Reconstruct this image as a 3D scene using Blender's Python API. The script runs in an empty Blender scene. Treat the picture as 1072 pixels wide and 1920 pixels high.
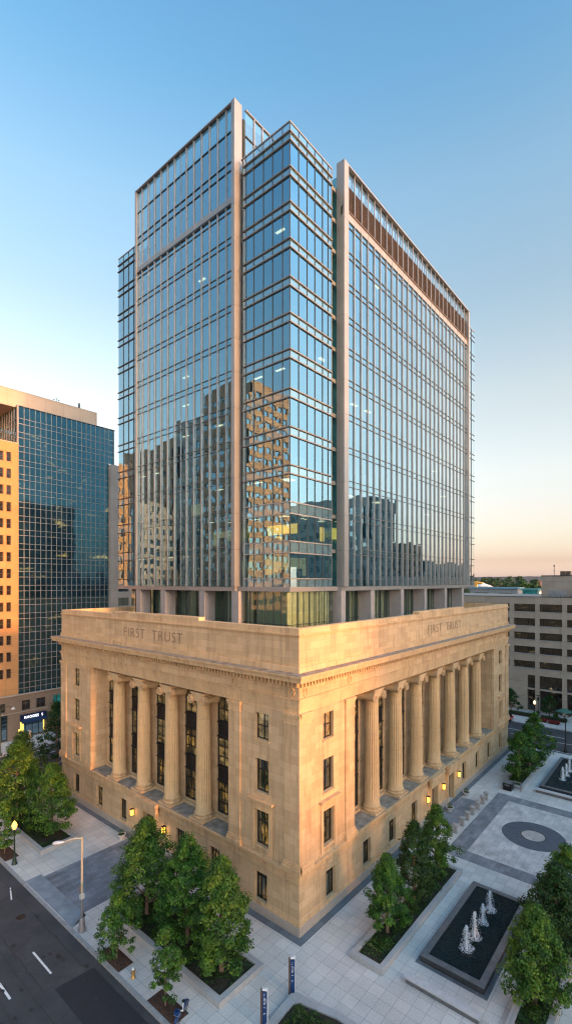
import bpy, bmesh, math, random
from mathutils import Vector, Matrix, noise
SC=bpy.context.scene; COL=SC.collection
R=math.radians; PI=math.pi
A_,B_,D_,X0_=0.6460184473201487,0.763321796965123,36.4054054054054,0.9932432432432432
EXPO=1.0
GLOW=2.1
HAZE=0.00003
random.seed(7)
# ---------------------------------------------------------------- materials
def newmat(name):
    m=bpy.data.materials.new(name); m.use_nodes=True
    nt=m.node_tree; b=nt.nodes['Principled BSDF']; return m,nt,b
def nd(nt,t,**k):
    n=nt.nodes.new(t)
    for a,v in k.items(): setattr(n,a,v)
    return n
def ramp(nt,fac,stops):
    r=nd(nt,'ShaderNodeValToRGB'); e=r.color_ramp.elements
    while len(e)<len(stops): e.new(.5)
    for i,(p,c) in enumerate(stops):
        e[i].position=p; e[i].color=(c,c,c,1) if isinstance(c,(int,float)) else (*c,1)
    nt.links.new(fac,r.inputs[0]); return r.outputs[0]
def noisef(nt,vec,scale,detail=4,rough=.55):
    n=nd(nt,'ShaderNodeTexNoise'); n.inputs['Scale'].default_value=scale
    n.inputs['Detail'].default_value=detail; n.inputs['Roughness'].default_value=rough
    if vec: nt.links.new(vec,n.inputs['Vector'])
    return n.outputs[0]
def mul(nt,a,b,f=1.0,mode='MULTIPLY'):
    m=nd(nt,'ShaderNodeMix',data_type='RGBA',blend_type=mode); m.inputs[0].default_value=f
    for s,i in ((a,6),(b,7)):
        if isinstance(s,tuple): m.inputs[i].default_value=(*s,1)
        else: nt.links.new(s,m.inputs[i])
    return m.outputs[2]
def coords(nt): return nd(nt,'ShaderNodeTexCoord').outputs['Object']
def bump(nt,b,h,strength=.3,dist=.02):
    n=nd(nt,'ShaderNodeBump'); n.inputs['Strength'].default_value=strength; n.inputs['Distance'].default_value=dist
    nt.links.new(h,n.inputs['Height']); nt.links.new(n.outputs[0],b.inputs['Normal']); return n
def plain(name,col,rough=.6,metal=0,var=.25,scale=3,bmp=.1):
    m,nt,b=newmat(name); c=coords(nt)
    f=noisef(nt,c,scale,5); v=ramp(nt,f,[(.3,1-var),(.7,1+var*.3)])
    nt.links.new(mul(nt,col,v),b.inputs['Base Color'])
    b.inputs['Roughness'].default_value=rough; b.inputs['Metallic'].default_value=metal
    if bmp: bump(nt,b,noisef(nt,c,scale*12,3),bmp,.01)
    return m
def blocks(name,c1,c2,mortar,w,h,ms=.008,wall=True,rough=.8,offset=.5,stain=(.35,.12),stainc=.7,strk=False,bs=.4,fine=.12):
    """stone laid in blocks: on walls mapped by (x+y, z), on paving by (x, y)"""
    m,nt,b=newmat(name); c=coords(nt)
    sp=nd(nt,'ShaderNodeSeparateXYZ'); nt.links.new(c,sp.inputs[0])
    cb=nd(nt,'ShaderNodeCombineXYZ')
    if wall:
        a=nd(nt,'ShaderNodeMath',operation='ADD'); nt.links.new(sp.outputs[0],a.inputs[0]); nt.links.new(sp.outputs[1],a.inputs[1])
        nt.links.new(a.outputs[0],cb.inputs[0]); nt.links.new(sp.outputs[2],cb.inputs[1])
    else:
        nt.links.new(sp.outputs[0],cb.inputs[0]); nt.links.new(sp.outputs[1],cb.inputs[1])
    br=nd(nt,'ShaderNodeTexBrick'); br.offset=offset; br.inputs['Scale'].default_value=1
    br.inputs['Color1'].default_value=(*c1,1); br.inputs['Color2'].default_value=(*c2,1); br.inputs['Mortar'].default_value=(*mortar,1)
    br.inputs['Mortar Size'].default_value=ms; br.inputs['Brick Width'].default_value=w; br.inputs['Row Height'].default_value=h
    br.inputs['Mortar Smooth'].default_value=.3
    nt.links.new(cb.outputs[0],br.inputs['Vector'])
    v=ramp(nt,noisef(nt,c,stain[0],6,.6),[(.32,stainc),(.62,1.06)])
    v2=ramp(nt,noisef(nt,c,9,5,.6),[(.3,1-fine),(.7,1.04)])
    col=mul(nt,mul(nt,br.outputs[0],v),v2)
    if strk:
        mp=nd(nt,'ShaderNodeMapping'); mp.inputs['Scale'].default_value=(1.6,1.6,.12); nt.links.new(c,mp.inputs[0])
        col=mul(nt,col,ramp(nt,noisef(nt,mp.outputs[0],1.3,6,.65),[(.36,(.66,.62,.60)),(.50,(1,1,1))]),.6)
    nt.links.new(col,b.inputs['Base Color']); b.inputs['Roughness'].default_value=rough
    bb=bump(nt,b,br.outputs[1],bs,.012); bb.invert=True
    b2=nd(nt,'ShaderNodeBump'); b2.inputs['Strength'].default_value=.25; b2.inputs['Distance'].default_value=.01
    nt.links.new(noisef(nt,c,22,4),b2.inputs['Height']); nt.links.new(b2.outputs[0],bb.inputs['Normal'])
    return m
def emit(name,col,st):
    m,nt,b=newmat(name); b.inputs['Base Color'].default_value=(*col,1)
    b.inputs['Emission Color'].default_value=(*col,1); b.inputs['Emission Strength'].default_value=st; return m
def tower_glass(name,tint,body,see=(.42,.5,.5),refl=.6,warp=.006,bf=.35):
    m,nt,b=newmat(name); nt.nodes.remove(b); out=nt.nodes['Material Output']
    c=coords(nt)
    tr=nd(nt,'ShaderNodeBsdfTransparent'); tr.inputs[0].default_value=(*see,1)
    df=nd(nt,'ShaderNodeBsdfDiffuse'); df.inputs[0].default_value=(*body,1)
    mx0=nd(nt,'ShaderNodeMixShader'); mx0.inputs[0].default_value=bf
    nt.links.new(tr.outputs[0],mx0.inputs[1]); nt.links.new(df.outputs[0],mx0.inputs[2])
    gl=nd(nt,'ShaderNodeBsdfGlossy'); gl.inputs['Roughness'].default_value=.01; gl.inputs[0].default_value=(*tint,1)
    bp=nd(nt,'ShaderNodeBump'); bp.inputs['Strength'].default_value=1; bp.inputs['Distance'].default_value=warp
    nt.links.new(noisef(nt,c,.45,2,.4),bp.inputs['Height']); nt.links.new(bp.outputs[0],gl.inputs['Normal'])
    # every pane sits a hair out of true, so reflections break from pane to pane
    sp=nd(nt,'ShaderNodeSeparateXYZ'); nt.links.new(c,sp.inputs[0]); cb=nd(nt,'ShaderNodeCombineXYZ')
    ad=nd(nt,'ShaderNodeMath',operation='ADD'); nt.links.new(sp.outputs[0],ad.inputs[0]); nt.links.new(sp.outputs[1],ad.inputs[1])
    for src,i,q in ((ad.outputs[0],0,1.31),(sp.outputs[2],1,3.55)):
        dv=nd(nt,'ShaderNodeMath',operation='DIVIDE'); dv.inputs[1].default_value=q; nt.links.new(src,dv.inputs[0])
        fl=nd(nt,'ShaderNodeMath',operation='FLOOR'); nt.links.new(dv.outputs[0],fl.inputs[0]); nt.links.new(fl.outputs[0],cb.inputs[i])
    wn=nd(nt,'ShaderNodeTexWhiteNoise',noise_dimensions='2D'); nt.links.new(cb.outputs[0],wn.inputs['Vector'])
    sb=nd(nt,'ShaderNodeVectorMath',operation='SUBTRACT'); nt.links.new(wn.outputs['Color'],sb.inputs[0]); sb.inputs[1].default_value=(.5,.5,.5)
    sc=nd(nt,'ShaderNodeVectorMath',operation='SCALE'); sc.inputs['Scale'].default_value=.013; nt.links.new(sb.outputs[0],sc.inputs[0])
    ge=nd(nt,'ShaderNodeNewGeometry'); av=nd(nt,'ShaderNodeVectorMath',operation='ADD'); nt.links.new(ge.outputs['Normal'],av.inputs[0]); nt.links.new(sc.outputs[0],av.inputs[1])
    nn=nd(nt,'ShaderNodeVectorMath',operation='NORMALIZE'); nt.links.new(av.outputs[0],nn.inputs[0]); nt.links.new(nn.outputs[0],bp.inputs['Normal'])
    fr=nd(nt,'ShaderNodeFresnel'); fr.inputs['IOR'].default_value=1.6
    ma=nd(nt,'ShaderNodeMath',operation='MULTIPLY_ADD'); ma.inputs[1].default_value=2.8; ma.inputs[2].default_value=refl; ma.use_clamp=True
    nt.links.new(fr.outputs[0],ma.inputs[0])
    mr=nd(nt,'ShaderNodeMapRange'); mr.inputs[1].default_value=.08; mr.inputs[2].default_value=.18; nt.links.new(fr.outputs[0],mr.inputs[0])
    tm=nd(nt,'ShaderNodeMix',data_type='RGBA'); nt.links.new(mr.outputs[0],tm.inputs[0]); tm.inputs[6].default_value=(*tint,1); tm.inputs[7].default_value=(.86,.94,.97,1); nt.links.new(tm.outputs[2],gl.inputs[0])
    mx=nd(nt,'ShaderNodeMixShader'); nt.links.new(ma.outputs[0],mx.inputs[0])
    nt.links.new(mx0.outputs[0],mx.inputs[1]); nt.links.new(gl.outputs[0],mx.inputs[2]); nt.links.new(mx.outputs[0],out.inputs[0])
    return m
def dark_glass(name,col,rough=.06,warm=None,spec=.8,sc=.7,gt=None,mx=.5):
    """opaque window glass; 'warm' = rooms behind it lit here and there"""
    m,nt,b=newmat(name); c=coords(nt)
    v=ramp(nt,noisef(nt,c,sc,3),[(.35,.5),(.65,1.5)])
    nt.links.new(mul(nt,col,v),b.inputs['Base Color'])
    b.inputs['Roughness'].default_value=rough; b.inputs['Specular IOR Level'].default_value=spec
    b.inputs['IOR'].default_value=1.6
    if warm:
        mp=nd(nt,'ShaderNodeMapping'); mp.inputs['Scale'].default_value=warm[2]; nt.links.new(c,mp.inputs[0])
        w=ramp(nt,noisef(nt,mp.outputs[0],1,4,.7),[(warm[3],0),(warm[3]+.12,1)])
        nt.links.new(mul(nt,warm[0],w),b.inputs['Emission Color']); b.inputs['Emission Strength'].default_value=warm[1]
    if gt:
        out=nt.nodes['Material Output']; g=nd(nt,'ShaderNodeBsdfGlossy'); g.inputs[0].default_value=(*gt,1); g.inputs['Roughness'].default_value=.03
        bp=nd(nt,'ShaderNodeBump'); bp.inputs['Strength'].default_value=1; bp.inputs['Distance'].default_value=.01
        nt.links.new(noisef(nt,c,.6,2),bp.inputs['Height']); nt.links.new(bp.outputs[0],g.inputs['Normal'])
        s=nd(nt,'ShaderNodeMixShader'); s.inputs[0].default_value=mx
        nt.links.new(b.outputs[0],s.inputs[1]); nt.links.new(g.outputs[0],s.inputs[2]); nt.links.new(s.outputs[0],out.inputs[0])
    return m
M={}
M['stone']=blocks('limestone_ashlar',(.62,.42,.24),(.50,.335,.18),(.33,.22,.12),1.35,.62,.007,stain=(.28,0),stainc=.88,strk=True,bs=.5)
M['carved']=blocks('limestone_carved',(.60,.40,.215),(.56,.365,.19),(.42,.27,.15),1.35,9,.005,stain=(.5,0),stainc=.85,strk=True,bs=.2)
M['ledge']=plain('weathered_lead_ledge',(.29,.25,.20),.7,0,.55,1.4,.3)
M['letter']=plain('shade_toned_letter_stone',(.25,.165,.1),.9,0,.2,3)  # darker stone tone paints in the shade of incised letters
M['bronze']=plain('dark_bronze',(.03,.026,.024),.45,.4,.3,2)
M['spandrel']=plain('bronze_spandrel',(.045,.038,.036),.5,.3,.3,2)
M['bwin']=dark_glass('bank_window_glass',(.03,.035,.025),.05,((1,.55,.12),.22,(1.3,1.3,.5),.52),gt=(.9,.9,.8),mx=.14)
M['bwin2']=dark_glass('curtained_window_glass',(.20,.15,.07),.12,((1,.62,.2),.12,(.8,.8,2),.5),gt=(.9,.9,.8),mx=.12,sc=2)
M['door']=plain('bronze_door',(.09,.04,.025),.5,.2,.3,2)
M['roof']=plain('gravel_roof',(.2,.19,.18),.95,0,.4,.8,.4)
M['metal']=plain('pale_tan_metal_cladding',(.28,.285,.285),.38,.45,.10,.6,.02)
M['fin']=plain('aluminium_fin',(.30,.305,.31),.32,.6,.1,1,.0)
M['darkmetal']=plain('dark_transom_metal',(.06,.07,.08),.4,.5,.2,1,0)
M['ledgem']=plain('brown_grey_ledge_metal',(.19,.18,.17),.4,.4,.2,1,0)
M['louver']=plain('bronze_louver',(.10,.075,.055),.5,.3,.2,1,0)
M['colgrey']=plain('precast_column',(.27,.26,.26),.6,0,.12,1,.05)
M['glass']=tower_glass('curtain_wall_glass',(.46,.80,1.0),(.01,.06,.10),(.45,.55,.52),.20)
M['glassR']=M['glass']
M['spglass']=tower_glass('spandrel_glass',(.4,.74,.95),(.03,.09,.12),(.05,.07,.07),.20)
M['tealglass']=tower_glass('recess_glass',(.45,.75,.85),(.03,.14,.17),(.4,.55,.52),.05,bf=.55)
M['lobby']=tower_glass('podium_glass',(.6,.8,.75),(.02,.08,.07),(.8,.92,.85),.0,bf=.12)
M['palespandrel']=tower_glass('pale_spandrel_glass',(.5,.80,.98),(.09,.17,.21),(.05,.07,.07),.15,bf=.9)
M['screen']=tower_glass('roof_screen_glass',(.75,.88,.95),(.1,.18,.22),(.75,.85,.9),.15)
M['core']=plain('interior_core_wall',(.10,.12,.12),.9,0,.3,.4,0)
M['slab']=plain('interior_ceiling',(.13,.14,.14),.9,0,.2,.6,0)
M['curtain']=plain('pale_green_blinds',(.52,.56,.46),.9,0,.15,2,0)
M['ceil_light']=emit('ceiling_light',(1,.9,.62),1.8)
M['lit_wall']=emit('lit_yellow_room',(.95,.60,.10),1.3)
M['lit_wall2']=emit('lit_pale_room',(.75,.68,.34),.32)
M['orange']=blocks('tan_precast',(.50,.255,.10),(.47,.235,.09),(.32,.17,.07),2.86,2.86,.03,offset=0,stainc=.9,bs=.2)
M['beige']=blocks('beige_panel',(.46,.36,.27),(.43,.34,.25),(.33,.26,.19),3.2,6,.03,offset=0,stainc=.9,bs=.2)
M['greystone']=blocks('grey_tan_panel',(.40,.34,.29),(.37,.32,.27),(.28,.24,.2),2.4,1.4,.02,offset=0,stainc=.9,bs=.2)
M['brownstone']=blocks('brown_granite',(.26,.19,.14),(.23,.17,.12),(.16,.12,.09),2.6,1.6,.02,offset=0,stainc=.85,bs=.2,rough=.5)
M['greyconc']=blocks('grey_concrete_panel',(.40,.33,.265),(.375,.31,.25),(.2,.18,.16),4.9,3.0,.03,offset=0,stainc=.82,bs=.2)
M['gridglass']=dark_glass('blue_black_glass',(.012,.035,.05),.04,((1,.75,.2),.32,(.22,.22,.62),.62),gt=(.14,.46,.58),mx=.32,sc=.25)
M['gridframe']=plain('tan_grid_frame',(.30,.27,.25),.5,.2,.1,1,0)
M['officeglass']=dark_glass('brown_office_glass',(.03,.022,.018),.08,((1,.8,.4),.10,(.5,.5,2.2),.60),gt=(.7,.7,.75),mx=.05,sc=1.2)
M['cityglass']=dark_glass('city_window_glass',(.02,.04,.05),.05,((1,.8,.35),.3,(.3,.3,.9),.64),gt=(.6,.8,.9),mx=.5,sc=.5)
M['tealwin']=dark_glass('teal_window',(.03,.3,.28),.2,None)
M['asphalt']=None
M['white_paint']=plain('road_paint',(.72,.72,.70),.7,0,.3,6,.1)
M['kerb']=plain('granite_kerb',(.30,.30,.30),.75,0,.25,3,.2)
M['coping']=blocks('granite_coping',(.37,.365,.36),(.34,.335,.33),(.2,.2,.2),1.2,1.2,.01,wall=False,stainc=.85,bs=.2)
M['paver']=blocks('pale_granite_pavers',(.61,.58,.54),(.52,.50,.47),(.28,.27,.26),.92,.92,.014,wall=False,offset=0,stain=(.16,0),stainc=.80,fine=.2,bs=.35)
M['paver2']=blocks('blue_grey_drive_pavers',(.25,.275,.31),(.165,.185,.21),(.12,.13,.15),1.1,.5,.012,wall=False,offset=.5,stain=(.5,0),stainc=.65,fine=.25,bs=.35)
M['apron']=plain('blue_grey_apron',(.23,.265,.30),.8,0,.3,1.2,.2)
M['band']=blocks('grey_band_pavers',(.27,.275,.29),(.19,.195,.21),(.13,.13,.14),1.3,.45,.01,wall=False,offset=.5,stain=(.6,0),stainc=.7,fine=.25)
M['plazac']=blocks('mottled_plaza_pavers',(.62,.595,.57),(.47,.455,.445),(.32,.31,.31),1.1,.55,.012,wall=False,offset=.5,stain=(.5,0),stainc=.72,fine=.22)
M['ring']=plain('charcoal_ring_stone',(.085,.095,.115),.7,0,.3,2,.2)
M['disc']=plain('warm_disc_stone',(.40,.37,.35),.7,0,.35,1.4,.2)
M['strip']=blocks('slate_strip',(.15,.17,.19),(.11,.125,.14),(.07,.08,.09),1.2,.7,.012,wall=False,stainc=.8)
M['soil']=plain('mulch',(.075,.035,.022),.95,0,.6,9,.8)
M['soil_dark']=plain('planter_soil',(.03,.026,.015),.95,0,.6,5,.8)
M['bark']=plain('bark',(.17,.115,.08),.9,0,.4,9,.5)
M['blackstone']=plain('black_granite',(.045,.045,.048),.25,0,.3,3,.05)
M['rimstone']=plain('dark_rim_granite',(.13,.135,.14),.4,0,.35,2,.1)
M['bench']=plain('pale_bench_stone',(.46,.45,.45),.7,0,.15,3,.1)
M['bollard']=plain('bollard_granite',(.33,.32,.31),.8,0,.3,6,.3)
M['green_metal']=plain('dark_green_metal',(.03,.055,.045),.4,.5,.2,3)
M['black_metal']=plain('black_metal',(.012,.012,.014),.4,.4,.2,3)
M['pole']=plain('cream_pole_paint',(.50,.44,.33),.45,.2,.2,2)
M['polegrey']=plain('grey_pole_steel',(.25,.25,.26),.5,.5,.2,2)
M['lamphead']=plain('lamp_head_metal',(.55,.58,.60),.3,.4,.1,3)
M['gold']=plain('gold_paint',(.55,.33,.10),.35,.6,.3,8)
M['navy']=plain('navy_panel',(.012,.045,.15),.35,0,.15,3,0)
M['darknavy']=plain('dark_navy',(.008,.018,.06),.3,0,.15,3,0)
M['white']=plain('white_enamel',(.75,.77,.78),.35,0,.08,3,0)
M['brown_metal']=plain('brown_metal',(.16,.10,.075),.4,.4,.2,3)
M['globe']=emit('lamp_globe',(1,.42,.06),2.6)
M['globe_far']=emit('lamp_globe_pale',(1,.66,.30),1.6)
M['lantern']=emit('lantern_glass',(1,.48,.06),2.2)
M['sign_lit']=emit('lit_white_letters',(.85,.9,1),.7)
M['yellow_lit']=emit('yellow_light_strip',(1,.85,.08),1.6)
M['shop']=emit('shop_light',(1,.68,.12),.9)
M['carpaint']=plain('black_car_paint',(.012,.014,.016),.2,.3,.1,2,0)
M['red']=emit('tail_light',(.5,.02,.02),.5)
M['tyre']=plain('rubber',(.012,.012,.012),.85,0,.2,5)
M['carglass']=dark_glass('car_glass',(.01,.012,.014),.04)
M['redflower']=plain('red_flowers',(.22,.02,.02),.9,0,.5,12,.5)
M['teal']=plain('teal_roof',(.10,.33,.32),.6,0,.15,2,0)
M['blueroof']=plain('blue_roof',(.16,.30,.40),.5,0,.15,2,0)
M['tentw']=plain('white_roof_sheet',(.62,.62,.6),.6,0,.1,1,0)
M['brick']=plain('red_brick_far',(.30,.14,.09),.9,0,.3,1,0)
M['pot']=plain('pale_pot_stone',(.50,.49,.47),.7,0,.15,4,.1)
M['umbrella']=plain('green_canvas',(.06,.16,.12),.8,0,.1,3,0)
def asphalt():
    m,nt,b=newmat('asphalt'); c=coords(nt)
    a=ramp(nt,noisef(nt,c,.35,7,.65),[(.3,(.028,.030,.034)),(.5,(.043,.044,.047)),(.7,(.066,.065,.066))])
    d=ramp(nt,noisef(nt,c,55,2),[(.3,.75),(.7,1.2)])
    vo=nd(nt,'ShaderNodeTexVoronoi',feature='DISTANCE_TO_EDGE'); vo.inputs['Scale'].default_value=.16
    wv=nd(nt,'ShaderNodeMix',data_type='RGBA',blend_type='ADD'); wv.inputs[0].default_value=.5
    n2=nd(nt,'ShaderNodeTexNoise'); n2.inputs['Scale'].default_value=.8; n2.inputs['Detail'].default_value=6; nt.links.new(c,n2.inputs['Vector'])
    nt.links.new(c,wv.inputs[6]); nt.links.new(n2.outputs[1],wv.inputs[7]); nt.links.new(wv.outputs[2],vo.inputs['Vector'])
    cr=ramp(nt,vo.outputs['Distance'],[(0,.72),(.006,1)])
    nt.links.new(mul(nt,mul(nt,a,d),cr),b.inputs['Base Color']); b.inputs['Roughness'].default_value=.8
    bump(nt,b,noisef(nt,c,60,3),.3,.01); return m
M['asphalt']=asphalt()
M['patch']=plain('fresh_asphalt',(.017,.018,.024),.75,0,.2,1.5,.2)
M['stainp']=plain('oil_stain',(.016,.016,.018),.6,0,.3,8,.1)
def leafmat(name,c1,c2,c3):
    m,nt,b=newmat(name); c=coords(nt)
    g=nd(nt,'ShaderNodeNewGeometry')
    a=ramp(nt,noisef(nt,c,1.1,3),[(.32,c1),(.5,c2),(.68,c3)])
    oi=nd(nt,'ShaderNodeObjectInfo'); v=ramp(nt,g.outputs['Random Per Island'],[(0,.65),(.7,1.1),(1,1.6)])
    a=mul(nt,a,ramp(nt,oi.outputs['Random'],[(0,(.80,.95,.8)),(.5,(1.0,1.0,1)),(1,(1.25,1.1,.9))]))
    nt.links.new(mul(nt,a,v),b.inputs['Base Color']); b.inputs['Roughness'].default_value=.5
    b.inputs['Specular IOR Level'].default_value=.3
    out=nt.nodes['Material Output']; t=nd(nt,'ShaderNodeBsdfTranslucent'); nt.links.new(mul(nt,mul(nt,a,v),(1.0,1.3,.4)),t.inputs[0])
    s=nd(nt,'ShaderNodeMixShader'); s.inputs[0].default_value=.25
    nt.links.new(b.outputs[0],s.inputs[1]); nt.links.new(t.outputs[0],s.inputs[2]); nt.links.new(s.outputs[0],out.inputs[0]); return m
M['leaf']=leafmat('leaves',(.012,.042,.008),(.042,.112,.014),(.12,.205,.022))
M['leaf2']=leafmat('dark_leaves',(.009,.030,.008),(.018,.055,.010),(.036,.085,.013))
M['shrub']=leafmat('shrub_leaves',(.018,.05,.008),(.036,.09,.012),(.09,.15,.02))
def water():
    m,nt,b=newmat('dark_rippled_water'); c=coords(nt)
    b.inputs['Base Color'].default_value=(.012,.03,.034,1); b.inputs['Roughness'].default_value=.04; b.inputs['IOR'].default_value=1.4
    w=nd(nt,'ShaderNodeMapping'); w.inputs['Scale'].default_value=(1,1.7,1); w.inputs['Rotation'].default_value=(0,0,.6); nt.links.new(c,w.inputs[0])
    n=noisef(nt,w.outputs[0],5,2,.5)
    bump(nt,b,n,1,.7); return m
M['water']=water()
def froth():
    m,nt,b=newmat('white_water'); c=coords(nt)
    b.inputs['Base Color'].default_value=(.80,.86,.92,1); b.inputs['Roughness'].default_value=.35
    out=nt.nodes['Material Output']; t=nd(nt,'ShaderNodeBsdfTransparent'); s=nd(nt,'ShaderNodeMixShader')
    nt.links.new(ramp(nt,noisef(nt,c,9,4,.7),[(.45,.0),(.62,.85)]),s.inputs[0])
    nt.links.new(t.outputs[0],s.inputs[1]); nt.links.new(b.outputs[0],s.inputs[2]); nt.links.new(s.outputs[0],out.inputs[0]); return m
M['froth']=froth()
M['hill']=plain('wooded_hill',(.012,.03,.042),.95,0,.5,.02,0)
M['ground']=plain('city_ground',(.10,.10,.09),.95,0,.3,.03,0)
# ---------------------------------------------------------------- mesh builder
class MB:
    def __init__(s): s.v=[]; s.f=[]; s.mi=[]; s.sm=[]; s.mats=[]
    def m(s,k):
        k=M[k] if isinstance(k,str) else k
        if k not in s.mats: s.mats.append(k)
        return s.mats.index(k)
    def add(s,vs,fs,mat,smooth=False):
        o=len(s.v); s.v+= [tuple(v) for v in vs]; i=s.m(mat)
        for f in fs: s.f.append([o+j for j in f]); s.mi.append(i); s.sm.append(smooth)
    def box(s,x0,x1,y0,y1,z0,z1,mat):
        if x0>x1:x0,x1=x1,x0
        if y0>y1:y0,y1=y1,y0
        if z0>z1:z0,z1=z1,z0
        s.add([(x0,y0,z0),(x1,y0,z0),(x1,y1,z0),(x0,y1,z0),(x0,y0,z1),(x1,y0,z1),(x1,y1,z1),(x0,y1,z1)],
          [(0,3,2,1),(4,5,6,7),(0,1,5,4),(1,2,6,5),(2,3,7,6),(3,0,4,7)],mat)
    def prism(s,pts,z0,z1,mat):
        n=len(pts); a=sum(pts[i][0]*pts[(i+1)%n][1]-pts[(i+1)%n][0]*pts[i][1] for i in range(n))
        if a<0: pts=pts[::-1]
        s.add([(x,y,z0) for x,y in pts]+[(x,y,z1) for x,y in pts],
          [tuple(range(n))[::-1],tuple(range(n,2*n))]+[(i,(i+1)%n,n+(i+1)%n,n+i) for i in range(n)],mat)
    def sheet(s,x0,x1,y0,y1,z,mat): s.add([(x0,y0,z),(x1,y0,z),(x1,y1,z),(x0,y1,z)],[(0,1,2,3)],mat)
    def lathe(s,cx,cy,prof,mat,n=20,smooth=True,rf=None,cap=True):
        vs=[];fs=[]
        for j,(r,z) in enumerate(prof):
            for i in range(n):
                a=2*PI*i/n; rr=r*(rf(a,z) if rf else 1); vs.append((cx+rr*math.cos(a),cy+rr*math.sin(a),z))
        for j in range(len(prof)-1):
            for i in range(n):
                k=(i+1)%n; fs.append((j*n+i,j*n+k,(j+1)*n+k,(j+1)*n+i))
        s.add(vs,fs,mat,smooth)
        if cap:
            o=len(s.v); t=(len(prof)-1)*n
            s.add([vs[t+i] for i in range(n)],[tuple(range(n))],mat)
            s.add([vs[i] for i in range(n)],[tuple(range(n))[::-1]],mat)
    def tube(s,pts,radii,mat,n=8,smooth=True):
        pts=[Vector(p) for p in pts]; vs=[];fs=[]
        if not isinstance(radii,(list,tuple)): radii=[radii]*len(pts)
        for j,p in enumerate(pts):
            d=(pts[min(j+1,len(pts)-1)]-pts[max(j-1,0)]).normalized()
            up=Vector((0,0,1)) if abs(d.z)<.9 else Vector((1,0,0))
            a=d.cross(up).normalized(); b=a.cross(d)
            for i in range(n):
                t=2*PI*i/n; q=p+(a*math.cos(t)+b*math.sin(t))*radii[j]; vs.append(q)
        for j in range(len(pts)-1):
            for i in range(n):
                k=(i+1)%n; fs.append((j*n+i,(j+1)*n+i,(j+1)*n+k,j*n+k))
        s.add(vs,fs,mat,smooth); L=(len(pts)-1)*n
        s.add([vs[i] for i in range(n)],[tuple(range(n))],mat); s.add([vs[L+i] for i in range(n)],[tuple(range(n))[::-1]],mat)
    def build(s,name,parent=None,loc=None,bevel=0):
        me=bpy.data.meshes.new(name); me.from_pydata(s.v,[],s.f)
        for m in s.mats: me.materials.append(m)
        me.polygons.foreach_set('material_index',s.mi); me.polygons.foreach_set('use_smooth',s.sm); me.update()
        o=bpy.data.objects.new(name,me); COL.objects.link(o)
        if parent: o.parent=parent
        if loc: o.location=loc
        elif parent and parent.get('_w'): 
            w=parent['_w']; o.location=(-w[0],-w[1],-w[2])
        if bevel:
            md=o.modifiers.new('bevel','BEVEL'); md.width=bevel; md.segments=2; md.limit_method='ANGLE'
        return o
# world-space building empties remember their place so that parts built in world coordinates fit under them
def thing(name,label,cat,loc=(0,0,0),group=None,world=False,rz=0):
    o=bpy.data.objects.new(name,None); COL.objects.link(o); o.location=loc; o.rotation_euler=(0,0,rz); o.empty_display_size=.5
    o['label']=label; o['category']=cat
    if group: o['group']=group
    if world: o['_w']=loc
    return o
def tag(o,label,cat,group=None):
    o['label']=label; o['category']=cat
    if group: o['group']=group
    return o
def struct(o): o['kind']='structure'; return o
def stuff(o,label,cat): o['kind']='stuff'; o['label']=label; o['category']=cat; return o
def copy_tree(o,parent=None):
    c=o.copy(); COL.objects.link(c)
    if parent: c.parent=parent
    for ch in list(o.children): copy_tree(ch,c)
    return c
class Face:
    """facade frame: s along the wall, d outward, z up; 'L' looks to -x at x=p, 'R' looks to -y at y=p"""
    def __init__(s,k,p=0): s.k=k; s.p=p
    def box(s,mb,s0,s1,d0,d1,z0,z1,mat):
        if s.k=='L': mb.box(s.p-d0,s.p-d1,s0,s1,z0,z1,mat)
        else: mb.box(s0,s1,s.p-d0,s.p-d1,z0,z1,mat)
    def pt(s,a,d,z): return (s.p-d,a,z) if s.k=='L' else (a,s.p-d,z)
    def quad(s,mb,s0,s1,d,z0,z1,mat):
        mb.add([s.pt(s0,d,z0),s.pt(s1,d,z0),s.pt(s1,d,z1),s.pt(s0,d,z1)],[(0,1,2,3) if s.k=='R' else (3,2,1,0)],mat)
def wall(mb,F,s0,s1,z0,z1,d0,d1,ops,mat):
    zs=sorted({z0,z1}|{z for o in ops for z in o[2:4] if z0<z<z1})
    for a,b in zip(zs,zs[1:]):
        cur=s0
        for o in sorted(o for o in ops if o[2]<=a+1e-6 and o[3]>=b-1e-6):
            if o[0]>cur: F.box(mb,cur,o[0],d0,d1,a,b,mat)
            cur=max(cur,o[1])
        if cur<s1: F.box(mb,cur,s1,d0,d1,a,b,mat)
SILLM={'concrete_office_block':'kerb','stone_office_block':'orange'}
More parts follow.
